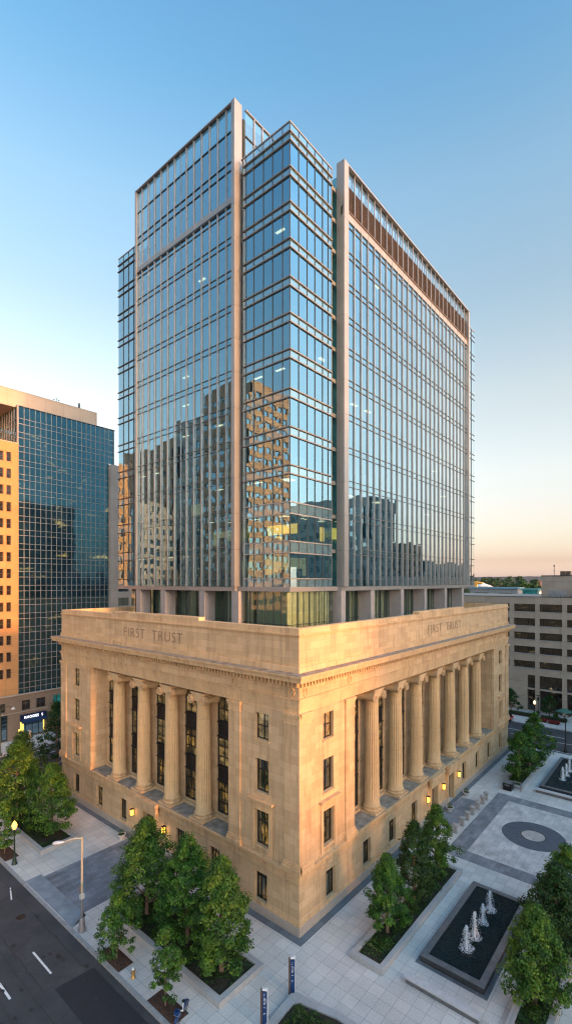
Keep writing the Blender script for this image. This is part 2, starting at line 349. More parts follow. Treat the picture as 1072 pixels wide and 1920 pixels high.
def window(F,s0,s1,z0,z1,d,nx,nz,parent,glass='bwin',frame='bronze',t=.08,tn=.045,name='window',sill=None):
    f=MB()
    F.box(f,s0,s0+t,d-.08,d+.05,z0,z1,frame);F.box(f,s1-t,s1,d-.08,d+.05,z0,z1,frame)
    F.box(f,s0+t,s1-t,d-.08,d+.05,z0,z0+t,frame);F.box(f,s0+t,s1-t,d-.08,d+.05,z1-t,z1,frame)
    for i in range(1,nx):
        x=s0+(s1-s0)*i/nx; F.box(f,x-tn,x+tn,d-.05,d+.03,z0+t,z1-t,frame)
    for z in nz:
        zz=z0+(z1-z0)*z
        for i in range(nx):
            a=s0+(s1-s0)*i/nx+(t if i==0 else tn); b=s0+(s1-s0)*(i+1)/nx-(t if i==nx-1 else tn)
            F.box(f,a,b,d-.045,d+.025,zz-tn,zz+tn,frame)
    o=f.build(name,parent); g=MB(); F.quad(g,s0+t*.5,s1-t*.5,d-.02,z0+t*.5,z1-t*.5,glass); g.build('pane',o,loc=(0,0,0))
    if sill:
        q=MB(); F.box(q,s0-.12,s1+.12,sill[0],sill[1],z0-.14,z0-.005,SILLM.get(parent.name.split('.')[0],'carved')); q.build('sill',o,loc=(0,0,0))
    return o
def text_obj(txt,F,s_mid,z,size,mat,parent,width,d=.0,ext=.02,name='inscription',off=0,shear=0):
    cu=bpy.data.curves.new(name,'FONT'); cu.body=txt; cu.size=size; cu.extrude=ext; cu.align_x='CENTER'; cu.offset=off; cu.space_character=1.15; cu.shear=shear
    t=bpy.data.objects.new(name,cu); COL.objects.link(t); bpy.context.view_layer.update()
    dg=bpy.context.evaluated_depsgraph_get(); me=bpy.data.meshes.new_from_object(t.evaluated_get(dg)); bpy.data.objects.remove(t)
    xs=[v.co.x for v in me.vertices]; w=max(xs)-min(xs); cx=(max(xs)+min(xs))/2
    for v in me.vertices:
        x=(v.co.x-cx)*width/w; 
        sgn=-1 if F.k=='L' else 1   # seen from outside the left face, s runs to the left
        v.co=F.pt(s_mid+sgn*x,d+v.co.z,z+v.co.y)
    me.materials.clear(); me.materials.append(M[mat])
    o=bpy.data.objects.new(name,me); COL.objects.link(o)
    if parent:
        o.parent=parent
        if parent.get('_w'): w=parent['_w']; o.location=(-w[0],-w[1],-w[2])
    return o
M['transom']=plain('grey_transom_metal',(.17,.18,.19),.4,.4,.1,1,0)
# ---------------------------------------------------------------- BANK
W,L=54.2,39.1
bank=thing('bank_building','classical sandstone bank with fluted columns and FIRST TRUST carved on its attic','bank building',(W/2,L/2,0),world=True)
FL,FR=Face('L'),Face('R')
lowL=[3.99,9.64,14.6,24.6,29.6,35.15]; lowR=[4.2,9.96,14.9,19.85,34.65,39.7,44.8,50.3]
doorsL=[19.6]; doorsR=[24.87,29.8]
HWIN=.68
# lower storey
m=MB()
opsL=[(s-HWIN,s+HWIN,.98,3.3) for s in lowL]+[(s-.95,s+.95,0,3.3) for s in doorsL]
opsR=[(s-HWIN,s+HWIN,.98,3.3) for s in lowR]+[(s-.85,s+.85,0,3.3) for s in doorsR]
wall(m,FL,0,L,0,3.9,-.6,0,opsL,'stone'); wall(m,FR,.6,W,0,3.9,-.6,0,opsR,'stone')
m.box(W-.6,W,.6,L,0,3.9,'stone'); m.box(.6,W-.6,L-.6,L,0,3.9,'stone')
m.build('lower_wall',bank)
m=MB()
def runs(a,b,cuts):
    cur=a
    for c0,c1 in sorted(cuts):
        yield cur,c0; cur=c1
    yield cur,b
for z0,z1,p in ((0,.72,.16),(.72,.84,.12),(.84,.96,.06)):
    for a,b in runs(-p,L+p,[(s-.95-.35,s+.95+.35) for s in doorsL]): FL.box(m,a,b,0,p,z0,z1,'carved' if z0 else 'greystone')
    for a,b in runs(0,W+p,[(s-.85-.35,s+.85+.35) for s in doorsR]): FR.box(m,a,b,0,p,z0,z1,'carved' if z0 else 'greystone')
m.build('plinth',bank)
m=MB()
for z0,z1,p in ((3.9,4.02,.10),(4.02,4.5,.06),(4.5,4.62,.16),(4.62,4.8,.24)): m.box(-p,W+p,-p,L+p,z0,z1,'carved')
m.build('water_table',bank)
m=MB()
def key(F,S):
    s=.3; P=.62
    while s<S-.7:
        for a,b,z0,z1 in ((0,.42,.40,.46),(0,.06,.02,.40),(.06,.50,.02,.08),(.44,.50,.08,.30),(.2,.44,.24,.30),(.2,.26,.14,.24)):
            F.box(m,s+a,s+b,.061,.085,4.02+z0,4.02+z1,'carved')
        s+=P
key(FL,L);key(FR,W)
m.build('greek_key_band',bank)
# door portals
def portal(F,s,hw,name='portal'):
    f=MB()
    F.box(f,s-hw-.34,s-hw,.0,.2,0,3.55,'carved');F.box(f,s+hw,s+hw+.34,.0,.2,0,3.55,'carved');F.box(f,s-hw,s+hw,0,.2,3.3,3.55,'carved')
    F.box(f,s-hw-.6,s-hw-.342,0,.1,0,3.7,'carved');F.box(f,s+hw+.342,s+hw+.6,0,.1,0,3.7,'carved')
    F.box(f,s-hw-.75,s+hw+.75,.0,.5,3.72,3.88,'carved');F.box(f,s-hw-.9,s+hw+.9,.26,.6,3.88,4.5,'carved');F.box(f,s-hw-1.0,s+hw+1.0,.26,.72,4.5,4.86,'carved')
    o=f.build(name,bank)
    d=MB(); F.box(d,s-hw,s-.02,-.5,-.42,0.02,2.5,'door');F.box(d,s+.02,s+hw,-.5,-.42,.02,2.5,'door')
    for q in (-1,1):
        for z in (.3,1.4): F.box(d,s+q*hw*.5-.28,s+q*hw*.5+.28,-.42,-.39,z,z+.85,'bronze')
    F.box(d,s-hw,s+hw,-.5,-.4,2.5,2.62,'bronze')
    dd=d.build('door',bank)
    h=MB(); F.box(h,s-.12,s-.07,-.39,-.33,1.0,1.3,'gold');F.box(h,s+.07,s+.12,-.39,-.33,1.0,1.3,'gold'); h.build('handle',dd,loc=(0,0,0))
    window(F,s-hw,s+hw,2.63,3.3,-.44,3,[],bank,'bwin',name='transom_window')
portal(FL,19.6,.95); portal(FR,24.87,.85); portal(FR,29.8,.85)
for s in lowL: window(FL,s-HWIN,s+HWIN,.98,3.3,-.34,3,[.78],bank,sill=(-.33,.075))
for s in lowR: window(FR,s-HWIN,s+HWIN,.98,3.3,-.34,3,[.78],bank,sill=(-.33,.075))
# upper storey
m=MB(); RD=1.95
def upper(F,S,first):
    a0=.6 if not first else 0
    c0=3.86; c1=S-3.86-.1
    rows=((5.5,8.35),(9.85,12.55),(14.15,16.3))
    for (x0,x1,c) in ((a0,7.83,c0),(S-7.83,S,c1)):
        wall(m,F,x0,x1,4.8,16.9,-.6,0,[(c-.74,c+.74,z0,z1) for z0,z1 in rows],'stone')
    F.box(m,7.23,7.83,-RD-.5,-.6,4.8,16.9,'stone');F.box(m,S-7.83,S-7.23,-RD-.5,-.6,4.8,16.9,'stone')
    n=5 if first else 8
    cs=[S/2+(i-(n-1)/2)*4.885 for i in range(n)]
    HB=1.72
    wall(m,F,7.83,S-7.83,4.8,16.9,-RD-.5,-RD,[(c-HB,c+HB,5.25,16.5) for c in cs],'stone')
    F.box(m,7.83,S-7.83,-RD,-RD+.25,4.8,5.1,'carved')
    return rows,(c0,c1),cs,HB
infL=upper(FL,L,True); infR=upper(FR,W,False)
m.box(W-.6,W,.6,L,4.8,16.9,'stone'); m.box(.6,W-.6,L-.6,L,4.8,16.9,'stone')
m.box(3.2,W-.7,3.2,L-.7,4.81,16.89,'core')
m.build('upper_wall',bank)
random.seed(3)
for F,S,(rows,(c0,c1),cs,HB) in ((FL,L,infL),(FR,W,infR)):
    for c in (c0,c1):
        for k,(z0,z1) in enumerate(rows):
            window(F,c-.74,c+.74,z0,z1,-.32,2,[.66] if k<2 else [.5],bank,'bwin2' if (k==2 or c==c1) else 'bwin',sill=(-.31,.09))
        f=MB()   # moulded surround and hood of the first row
        z0,z1=rows[0]
        F.box(f,c-1.12,c-.8,0,.10,5.1,z1+.3,'carved');F.box(f,c+.8,c+1.12,0,.10,5.1,z1+.3,'carved');F.box(f,c-.8,c+.8,0,.10,z1+.06,z1+.3,'carved')
        F.box(f,c-1.12,c+1.12,0,.07,z1+.3,z1+.72,'carved')
        F.box(f,c-1.28,c+1.28,0,.26,z1+.72,z1+.84,'carved');F.box(f,c-1.38,c+1.38,0,.38,z1+.84,z1+.98,'carved')
        f.build('window_hood',bank)
    for c in cs:
        tiers=((5.25,8.2),(9.65,12.35),(13.85,16.5))
        for k,(z0,z1) in enumerate(tiers):
            window(F,c-HB,c+HB,z0,z1,-RD-.18,4,[.33,.7] if k<2 else [.45],bank,random.choice(['bwin','bwin','bwin2']),t=.12,tn=.05)
        for z0,z1 in ((8.2,9.65),(12.35,13.85)):
            f=MB(); F.box(f,c-HB,c+HB,-RD-.3,-RD-.14,z0+.002,z1-.002,'spandrel')
            for i in range(4):
                a=c-HB+.12+i*(2*HB-.12)/4; F.box(f,a,a+(2*HB-.12)/4-.12,-RD-.14,-RD-.11,z0+.25,z1-.25,'bronze')
            F.box(f,c-HB,c+HB,-RD-.14,-RD-.02,z0+.005,z0+.14,'bronze');F.box(f,c-HB,c+HB,-RD-.14,-RD-.02,z1-.14,z1-.005,'bronze')
            f.build('spandrel_panel',bank)
# pilasters
def pilaster(F,s0,s1,p=.12,tl=0):
    f=MB(); F.box(f,s0-tl,s1,0,p,5.45,16.0,'stone'); o=f.build('pilaster',bank)
    b=MB()
    for z0,z1,q in ((4.8,5.1,.18),(5.1,5.3,.12),(5.3,5.45,.05)): F.box(b,s0-(q+p if tl else q),s1+q,0,p+q,z0,z1,'carved')
    b.build('base',o,loc=(0,0,0)); b=MB()
    for z0,z1,q in ((16.0,16.12,.04),(16.12,16.55,.01),(16.55,16.7,.07),(16.7,16.9,.13)): F.box(b,s0-(q+p if tl else q),s1+q,0,p+q,z0,z1,'carved')
    b.build('capital',o,loc=(0,0,0))
pilaster(FL,0,1.4,tl=.12); pilaster(FL,6.3,7.7); pilaster(FL,L-7.7,L-6.3); pilaster(FL,L-1.4,L)
pilaster(FR,0.0,1.4); pilaster(FR,6.3,7.7); pilaster(FR,W-7.7,W-6.3); pilaster(FR,W-1.4,W)
# ledges of the colonnade
m=MB()
for F,S in ((FL,L),(FR,W)):
    F.box(m,7.85,S-7.85,-RD+.26,.1,4.802,4.83,'ledge')
m.build('ledge_flashing',bank)
# columns : shaft with base and capital, fluted, entasis
def column():
    def rf(a,z):
        if z<5.95 or z>15.55: return 1
        t=(a*20/(2*PI))%1; return 1-.12*math.sin(PI*t)**.6
    prof=[(.80,5.5),(.745,5.62),(.74,5.9),(.735,5.96)]
    for i in range(1,9):
        t=i/8; prof.append((.735-.12*t**1.6,5.96+9.6*t))
    prof+= [(.62,15.6),(.65,15.7),(.65,15.78)]
    f=MB(); f.lathe(0,0,[(r,z-4.8) for r,z in prof],'column_stone',n=160,rf=lambda a,z:rf(a,z+4.8))
    b=MB(); b.box(-.98,.98,-.98,.98,.03,.24,'carved')
    pr=[]
    for cz,cr,rr in ((.34,.86,.11),(.50,.78,.06),(.61,.79,.09)):
        for k in range(7):
            a=-PI/2+PI*k/6; pr.append((cr+rr*math.cos(a)*.9,cz+rr*math.sin(a)))
    b.lathe(0,0,pr,'carved',n=40)
    c=MB() # capital facing -x (front) : volutes at +-y
    z=11.0
    c.lathe(0,0,[(.66,z-.02),(.72,z+.1),(.76,z+.2)],'carved',n=32)
    c.box(-.80,.80,-.80,.80,z+.62,z+.82,'carved'); c.box(-.88,.88,-.88,.88,z+.82,z+.92,'carved'); c.box(-.74,.74,-.95,.95,z+.38,z+.60,'carved')
    c.box(-.7,.7,-.62,.62,z+.1,z+.38,'carved')
    for sy in (-1,1):
        # bolster
        pts=[(x,sy*.90,z+.20) for x in (-.84,-.55,-.2,.2,.55,.84)]
        c.tube(pts,[.40,.36,.29,.29,.36,.40],'carved',n=20)
        for sx in (-1,1):   # spiral relief on both faces
            sp=[];rr=[]
            for k in range(40):
                t=k/39; a=PI/2*1.0+sy*(-1)*t*4.6*PI; r=.37*(1-t)**.9+.03
                sp.append((sx*.87,sy*.90+r*math.cos(a),z+.20+r*math.sin(a))); rr.append(.055*(1-.5*t))
            c.tube(sp,rr,'carved',n=6)
            pass
    return f,b,c
M['column_stone']=blocks('limestone_drum',(.63,.42,.22),(.57,.375,.19),(.42,.27,.14),30,2.35,.01,stainc=.86,bs=.2,fine=.12)
cf,cb,cc=column()
fo=cf.build('column',bank,loc=(0,0,0)); bo=cb.build('base',fo,loc=(0,0,0)); co=cc.build('capital',fo,loc=(0,0,0))
first=True
def place_col(x,y,rz):
    global first
    o=fo if first else copy_tree(fo,bank)
    first=False
    o.location=(x-W/2,y-L/2,4.8); o.rotation_euler=(0,0,rz)
for i in range(4): place_col(.92,L/2+(i-1.5)*4.885,0)
for i in range(7): place_col(W/2+(i-3)*4.885,.92,PI/2)
# entablature, dentils, cornice, attic
m=MB()
for z0,z1,p in ((16.9,17.25,-.02),(17.25,17.6,.03),(17.6,17.92,.08),(17.92,18.05,.18)): m.box(-p,W+p,-p,L+p,z0,z1,'carved')
m.build('architrave',bank)
m=MB(); m.box(-.02,W+.02,-.02,L+.02,18.05,18.95,'stone')
fr=m.build('frieze',bank)
def wreath(F,s):
    c=MB(); n=24
    for rad,t in ((.30,.05),(.17,.03)):
        pts=[F.pt(s+rad*math.cos(2*PI*k/n),.04,18.5+rad*1.1*math.sin(2*PI*k/n)) for k in range(n+1)]
        c.tube(pts,t,'carved',n=6)
    F.box(c,s-.06,s+.06,.021,.08,18.05+.02,18.2,'carved')
    c.build('wreath',fr,loc=(0,0,0))
for s in (.72,7.0,L-7.0,L-.72): wreath(FL,s)
for s in (.72,7.0,W-7.0,W-.72): wreath(FR,s)
m=MB(); m.box(-.08,W+.08,-.08,L+.08,18.95,19.04,'carved'); m.box(-.1,W+.1,-.1,L+.1,19.04,19.34,'carved'); 
m.box(-.34,W+.34,-.34,L+.34,19.34,19.46,'carved'); m.box(-.86,W+.86,-.86,L+.86,19.46,19.74,'carved'); m.box(-.92,W+.92,-.92,L+.92,19.74,19.84,'carved'); m.box(-1.0,W+1.0,-1.0,L+1.0,19.84,19.99,'carved')
m.build('cornice',bank)
m=MB(); m.box(-.97,W+.97,-.97,L+.97,19.99,20.03,'ledge'); m.build('cornice_flashing',bank)
rest=MB(); cnt=0
for k in range(150):   # the hundred dentils nearest the corner one by one, the rest as one part
    for F,S in ((FL,L),(FR,W)):
        s=-.1+.40*k
        if s>S+.1: continue
        mb=MB() if k<50 else rest
        F.box(mb,s,s+.21,.1,.36,18.99,19.335,'carved')
        if k<50: mb.build('dentil',bank)
rest.build('dentils',bank)['kind']='stuff'
m=MB(); m.box(-.12,W+.12,-.12,L+.12,20.03,20.45,'stone'); m.box(-.03,W+.03,-.03,L+.03,20.45,20.7,'carved')
for a in ((0,.7,0,L),(.7,W,0,.7),(W-.7,W,.7,L),(.7,W-.7,L-.7,L)): m.box(*a,20.7,22.75,'stone')
m.build('attic',bank)
m=MB()
for z0,z1,p in ((22.75,22.86,.06),(22.86,22.98,.14)):
    for a in ((-p,.7,-p,L+p),(.7,W+p,-p,.7),(W-.7,W+p,.7,L+p),(.7,W-.7,L-.7,L+p)): m.box(*a,z0,z1,'carved')
for a in ((0,.72,0,L),(.72,W,0,.72),(W-.72,W,.72,L),(.72,W-.72,L-.72,L)): m.box(*a,22.98,23.42,'stone')
m.box(-.02,.76,11.8,26.4,23.42,23.72,'stone'); m.box(21,34.6,-.02,.76,23.42,23.72,'stone')
m.build('parapet',bank)
m=MB(); m.box(.7,W-.7,.7,L-.7,20.71,21.9,'roof'); 
m.build('roof',bank)
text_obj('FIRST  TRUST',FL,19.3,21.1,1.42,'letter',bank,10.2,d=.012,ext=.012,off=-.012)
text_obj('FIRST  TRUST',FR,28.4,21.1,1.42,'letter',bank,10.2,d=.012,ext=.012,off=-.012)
# floodlight boxes on the ledges
# ---------------------------------------------------------------- TOWER
tower=thing('office_tower','tall glass office tower with projecting mullion screens rising behind the bank attic','office tower',(30,20,21.9),world=True)
LV=[26.75,30.3,34.0,37.6,41.2,44.8,48.5,51.9,55.3,58.9,62.35,65.65,68.95]
ZB=21.9; XL,YR=5.7,5.5; BX,BY=6.13,6.0
TX1,TY1=51.4,30.75; EX,EY=56.1,35.9; TOP=70.25
FTL,FTR=Face('L',XL),Face('R',YR); FBL,FBR=Face('L',BX),Face('R',BY)
HF=.42
def band(F,s0,s1,d,z0,z1,glass,mulls,mw=.022,tr=(),name='window_band',mm='darkmetal',th=.028):
    f=MB(); F.quad(f,s0,s1,d,z0,z1,glass)
    for q in mulls: F.box(f,q-mw,q+mw,d+.004,d+.07,z0,z1,mm)
    for z in tr: F.box(f,s0,s1,d+.004,d+.09,z-th,z+th,mm)
    return f.build(name,tower)
def spand(F,s0,s1,d,z0,z1,glass,mulls,name='spandrel_band'):
    return band(F,s0,s1,d,z0,z1,glass,mulls,name=name)
# slab edge and podium storey
m=MB(); m.box(BX-.05,EX,BY-.05,EY,26.05,26.5,'metal'); m.box(XL-.02,BX-.05,13.0,TY1+.1,26.03,26.48,'metal'); m.box(14.1,TX1,YR-.02,BY-.05,26.03,26.48,'metal')
m.build('podium_slab',tower)
def lin(a,b,n): return [a+(b-a)*i/n for i in range(n+1)]
P0=.75
band(Face('L',BX+.05),BY+.05,12.3,0,ZB,26.05,'lobby',lin(BY+.05,12.3,6)[1:-1],tr=(22.9,),name='podium_glazing')
band(Face('L',BX+P0+.8),12.3,EY-.5,0,ZB,26.05,'lobby',lin(12.3,EY-.5,20)[1:-1],tr=(22.9,),name='podium_glazing')
band(Face('R',BY+.05),BX+.05,13.2,0,ZB,26.05,'lobby',lin(BX+.05,13.2,7)[1:-1],tr=(22.9,),name='podium_glazing')
band(Face('R',BY+P0+.5),13.2,53.3,0,ZB,26.05,'lobby',lin(13.2,53.3,36)[1:-1],tr=(22.9,),name='podium_glazing')
m=MB()
for s in lin(BY+.4,12,7): m.box(BX+.9,BX+.95,s,s+.75,ZB,26.0,'curtain')
for s in lin(BX+.2,12.4,7): m.box(s,s+.70,BY+.5,BY+.56,ZB,26.0,'curtain')
for s in lin(14,51.8,20): m.box(s,s+1.1,BY+2.1,BY+2.15,ZB,26.0,'curtain')
for s in lin(14,EY-2,9): m.box(BX+2.6,BX+2.65,s,s+1.1,ZB,26.0,'curtain')
m.build('blinds',tower)
m=MB(); m.box(BX+3.2,EX-3,BY+3,EY-3,ZB,26.0,'core'); m.build('podium_core',tower)
cl=[(13.0,1.0),(18.24,.95),(25.37,.95),(30.6,.9)]
for s,w in cl:
    m=MB(); m.box(XL+.02,XL+1.5,s-w/2,s+w/2,ZB,26.03,'colgrey'); m.build('column',tower)
for s,w in ((14.45,.85),(20.6,.85),(28.1,.8),(35.1,.75),(42.3,.8),(49.3,.85)):
    m=MB(); m.box(s-w/2,s+w/2,YR+.02,YR+1.7,ZB,26.03,'colgrey'); m.build('column',tower)
m=MB(); m.box(BX+.9,BX+1.5,11.2,11.6,ZB,26.03,'metal'); m.build('column',tower)
# interior slabs, core, ceiling lights
m=MB()
for z in LV[1:]: m.box(BX+.3,EX-.3,BY+.3,EY-.3,z-.25,z+.15,'slab')
m.build('floor_slabs',tower)
m=MB(); m.box(BX+6,EX-6,BY+6,EY-6,26.5,69,'core'); m.build('core',tower)
m=MB(); random.seed(11)
for k,z in enumerate(LV[1:-1]):
    dens=.15 if k<7 else .04
    for x in range(8,52,3):
        if random.random()<dens*.6: m.box(x,x+1.2,BY+1.6+random.random(),BY+1.85+random.random(),z-.33,z-.3,'ceil_light')
    for y in range(8,34,3):
        if random.random()<dens*1.4: m.box(BX+1.4,BX+1.7,y,y+1.1,z-.33,z-.3,'ceil_light')
m.build('ceiling_lights',tower)
m=MB() # lit rooms of the two lowest office floors
m.box(BX+3.0,BX+3.1,7.6,11.6,31.9,32.9,'lit_wall'); m.box(7.0,10,BY+3.2,BY+3.3,32.2,32.6,'lit_wall'); m.box(9.0,11.5,BY+4.2,BY+4.3,31.4,31.75,'lit_wall')
m.box(12.6,13.3,BY+1.2,BY+1.3,31.3,32.8,'lit_wall'); m.box(7.2,12.4,BY+4.0,BY+4.1,27.3,29.6,'lit_wall2'); m.box(BX+3.6,BX+3.7,7,9,27.6,29.4,'lit_wall2')
m.box(16,18.5,YR+3.2,YR+3.3,31.3,33.2,'lit_wall'); m.box(19.5,20.6,YR+4.2,YR+4.3,31.3,32.4,'lit_wall2')
m.box(XL+4.5,XL+4.6,14.5,17.5,27.6,29.4,'lit_wall2'); m.box(XL+4.5,XL+4.6,18,21.5,31.3,33.0,'lit_wall2'); m.box(XL+4,XL+4.1,23,25,35,36.6,'lit_wall2')
m.build('lit_rooms',tower)
m=MB()
for z in (30.05,33.7):   # strip lights over the two lowest office floors
    for k in range(7): m.box(6.9+1.5*k,7.9+1.5*k,BY+1.5+(k%2)*1.3,BY+1.62+(k%2)*1.3,z,z+.04,'ceil_light'); m.box(BX+1.4+(k%2)*1.4,BX+1.52+(k%2)*1.4,7.0+1.9*k,8.0+1.9*k,z,z+.04,'ceil_light')
m.build('strip_lights',tower)
m=MB(); random.seed(5) # desks and partitions on the two lowest floors
for z in (26.9,30.5):
    for k in range(16):
        x=7+random.random()*10; y=BY+1+random.random()*3.4; h=.7+random.random()*.7; m.box(x,x+.3+random.random(),y,y+.4,z,z+h,'darkmetal')
        y=7+random.random()*18; x=BX+1+random.random()*3; m.box(x,x+.4,y,y+.3+random.random(),z,z+h,'darkmetal')
m.build('desks',tower)
# corner bay
bl=lin(BY,10.69,4); blm=[6.91,8.17,9.38,10.69,11.8]
brm=[7.43,8.75,10.02,11.31,12.3]
for i,z in enumerate(LV):
    big=i<3
    hf=.55 if big else HF
    zt=LV[i+1]-(.55 if i+1<3 else HF) if i<12 else None
    if zt:
        band(FBL,BY,12.2,0,z+hf,zt,'glass',blm); band(FBR,BX,12.95,0,z+hf,zt,'glass',brm)
    gl='palespandrel'
    spand(FBL,BY,12.2,0,max(z-hf,26.5),z+hf,gl,blm); spand(FBR,BX,12.95,0,max(z-hf,26.5),z+hf,gl,brm)
    f=MB()
    for zz in ((z-hf,z+hf) if i else (z+hf,)):
        t=.055; p=.14 if not big else .08; mm='ledgem' if not big else 'metal'
        f.box(BX-p,BX+.02,BY-p,12.18,zz-t,zz+t,mm); f.box(BX+.02,12.95,BY-p,BY+.02,zz-t,zz+t,mm)
    f.build('ledge',tower)
band(FBL,BY,12.2,0,LV[12]+HF,TOP,'screen',blm,name='parapet_glass'); band(FBR,BX,12.95,0,LV[12]+HF,TOP,'screen',brm,name='parapet_glass')
m=MB(); m.box(BX-.06,BX+.1,BY-.06,12.5,TOP,TOP+.12,'metal'); m.box(BX+.1,13.0,BY-.06,BY+.1,TOP,TOP+.12,'metal'); m.build('parapet_cap',tower)
m=MB(); m.box(BX-.03,BX+.05,BY-.03,BY+.05,26.5,TOP,'darkmetal'); m.build('corner_post',tower)
# recesses beside the bay
m=MB()
Face('L',BX+.9).quad(m,12.2,13.0,0,26.5,TOP,'tealglass'); m.add([(BX,12.2,26.5),(BX+.9,12.2,26.5),(BX+.9,12.2,TOP),(BX,12.2,TOP)],[(0,1,2,3)],'tealglass')
for z in LV: 
    for zz in (z-HF,z+HF): m.box(BX+.84,BX+.95,12.2,13.0,zz-.05,zz+.05,'darkmetal')
Face('R',13.0).quad(m,6.45,BX+.9,0,26.5,TOP,'tealglass'); m.box(BX+.86,BX+.93,12.56,12.64,26.5,TOP,'darkmetal'); m.box(BX-.02,BX+.06,12.16,12.24,26.5,TOP,'metal')
m.build('recess_glazing',tower); m=MB()
Face('R',BY+.9).quad(m,12.95,14.08,0,26.5,TOP,'tealglass'); m.add([(12.95,BY,26.5),(12.95,BY+.9,26.5),(12.95,BY+.9,TOP),(12.95,BY,TOP)],[(3,2,1,0)],'tealglass')
for z in LV:
    for zz in (z-HF,z+HF): m.box(12.95,14.08,BY+.84,BY+.95,zz-.05,zz+.05,'darkmetal')
Face('L',14.1).quad(m,6.15,BY+.9,0,26.5,TOP,'tealglass'); m.box(13.5,13.57,BY+.86,BY+.93,26.5,TOP,'darkmetal'); m.box(12.91,12.99,BY-.02,BY+.06,26.5,TOP,'ledgem')
m.build('recess_glazing',tower)
# left screen wall
BANDZ0,BANDZ1=65.95,66.75; HL=76.2
sL=[12.92+1.317*i for i in range(7)]+[21.92]+[23.02+1.31*i for i in range(7)]
sL[-1]=30.7
rowsL=[(26.5,27.3)]+[(LV[i]+(.55 if i<3 else .35) if i else 27.3,LV[i+1]-.35) for i in range(11)]
def screen_rows(F,s0,s1,allm,top,step=None,cls='glass'):
    z=26.5
    spand(F,s0,s1,-.02,26.5,27.3,'spglass',[])
    for i in range(0,11):
        za=27.3 if i==0 else LV[i]+.33
        zb=LV[i+1]-.33 if i<10 else BANDZ0
        if i==10: zb=LV[11]-.33
        band(F,s0,s1,-.02,za,zb,cls,[],tr=(za,zb),mm='transom',th=.02)
        spand(F,s0,s1,-.02,zb,min(zb+.66,BANDZ0),'spglass',[])
screen_rows(FTL,12.75,TY1,sL,HL)
screen_rows(FTR,14.08,TX1,[],71.5)
f=MB(); FTL.box(f,12.75,TY1,-.1,.10,BANDZ0,BANDZ1,'metal'); FTL.box(f,12.75,TY1,.10,.16,BANDZ0-.02,BANDZ0+.14,'darkmetal'); f.build('stone_band',tower)
f=MB(); FTR.box(f,14.08,TX1,-.1,.10,BANDZ0,BANDZ1+.1,'metal'); FTR.box(f,14.08,TX1,.10,.2,BANDZ1-.02,BANDZ1+.14,'louver'); f.build('stone_band',tower)
for za,zb in ((BANDZ1,69.6),(69.6,70.5),(70.5,73.6),(73.6,HL)): band(FTL,12.75,TY1,-.02,za,zb,'glass' if zb!=70.5 else 'spglass',[],tr=(zb,))
for k,s in enumerate(sL[1:-1]):
    f=MB(); w=.055 if k!=6 else .03
    FTL.box(f,s-w,s+w,.0,.15 if k!=6 else .06,26.52,HL+.02,'fin'); f.build('mullion',tower)
sR=[15.06+1.44*i for i in range(26)]
for s in sR[0:-1]:
    f=MB(); FTR.box(f,s-.05,s+.05,.0,.13,26.52,71.5,'fin'); f.build('mullion',tower)
def pil(x0,x1,y0,y1,z1,fx,fy):
    f=MB(); z=26.5
    for zn in [l for l in LV[1:] if l<z1-.5]+[z1]:
        f.box(x0,x1,y0,y1,z+.012,zn-.012,'metal'); 
        f.box(x0+.02,x1-.02,y0+.02,y1-.02,zn-.012,zn+.012,'darkmetal'); z=zn
    f.build('corner_pilaster',tower)
pil(XL-.34,6.45,12.72,13.2,HL+.15,0,0); pil(XL-.30,XL+.1,TY1-.14,TY1+.1,HL+.15,0,0)
pil(14.08,14.95,YR-.34,6.15,71.7,0,0); pil(TX1-.45,TX1,YR-.34,YR+.6,71.7,0,0)
# louvres over the right screen
zl0,zl1=BANDZ1+.15,70.0
for i in range(25):
    a,b=sR[i]+.07,(sR[i+1] if i<24 else TX1-.45)-.07
    if i==24: b=min(b,TX1-.46)
    f=MB(); FTR.box(f,a,b,-.30,-.24,zl0,zl1,'louver'); z=zl0+.1
    while z<zl1: FTR.box(f,a,b,-.24,-.12,z,z+.06,'louver'); z+=.22
    f.build('louver_panel',tower)
band(FTR,14.95,TX1-.45,-.1,zl1+.05,71.5,'screen',[],tr=(71.45,),name='screen_glass')
m=MB(); FTR.box(m,14.95,TX1,-.25,.34,71.5,71.66,'metal'); FTL.box(m,13.2,TY1,-.1,.3,HL,HL+.12,'metal'); m.build('roof_cap',tower)
# mechanical penthouse behind the left screen
m=MB(); fm=lin(6.98,16,7)
Face('R',12.78).quad(m,6.98,16,0,70.2,HL,'screen'); m.build('penthouse_glazing',tower)
f=MB()
for s in fm[1:]: Face('R',12.78).box(f,s-.07,s+.07,0,.12,TOP-1,HL,'fin')
Face('R',12.78).box(f,6.98,16,0,.1,73.5,73.6,'darkmetal'); Face('R',12.78).box(f,6.98,16.05,-.1,.14,HL,HL+.12,'metal'); f.build('penthouse_frame',tower)
m=MB(); m.box(7.2,15.9,13.3,TY1-.3,69.2,HL-.3,'core'); m.box(15,TX1-.6,7.6,14,69.2,70.2,'core'); m.build('penthouse',tower)
m=MB(); m.box(BX+.15,EX-.3,BY+.95,EY-.3,69.0,69.2,'roof'); m.build('roof',tower)
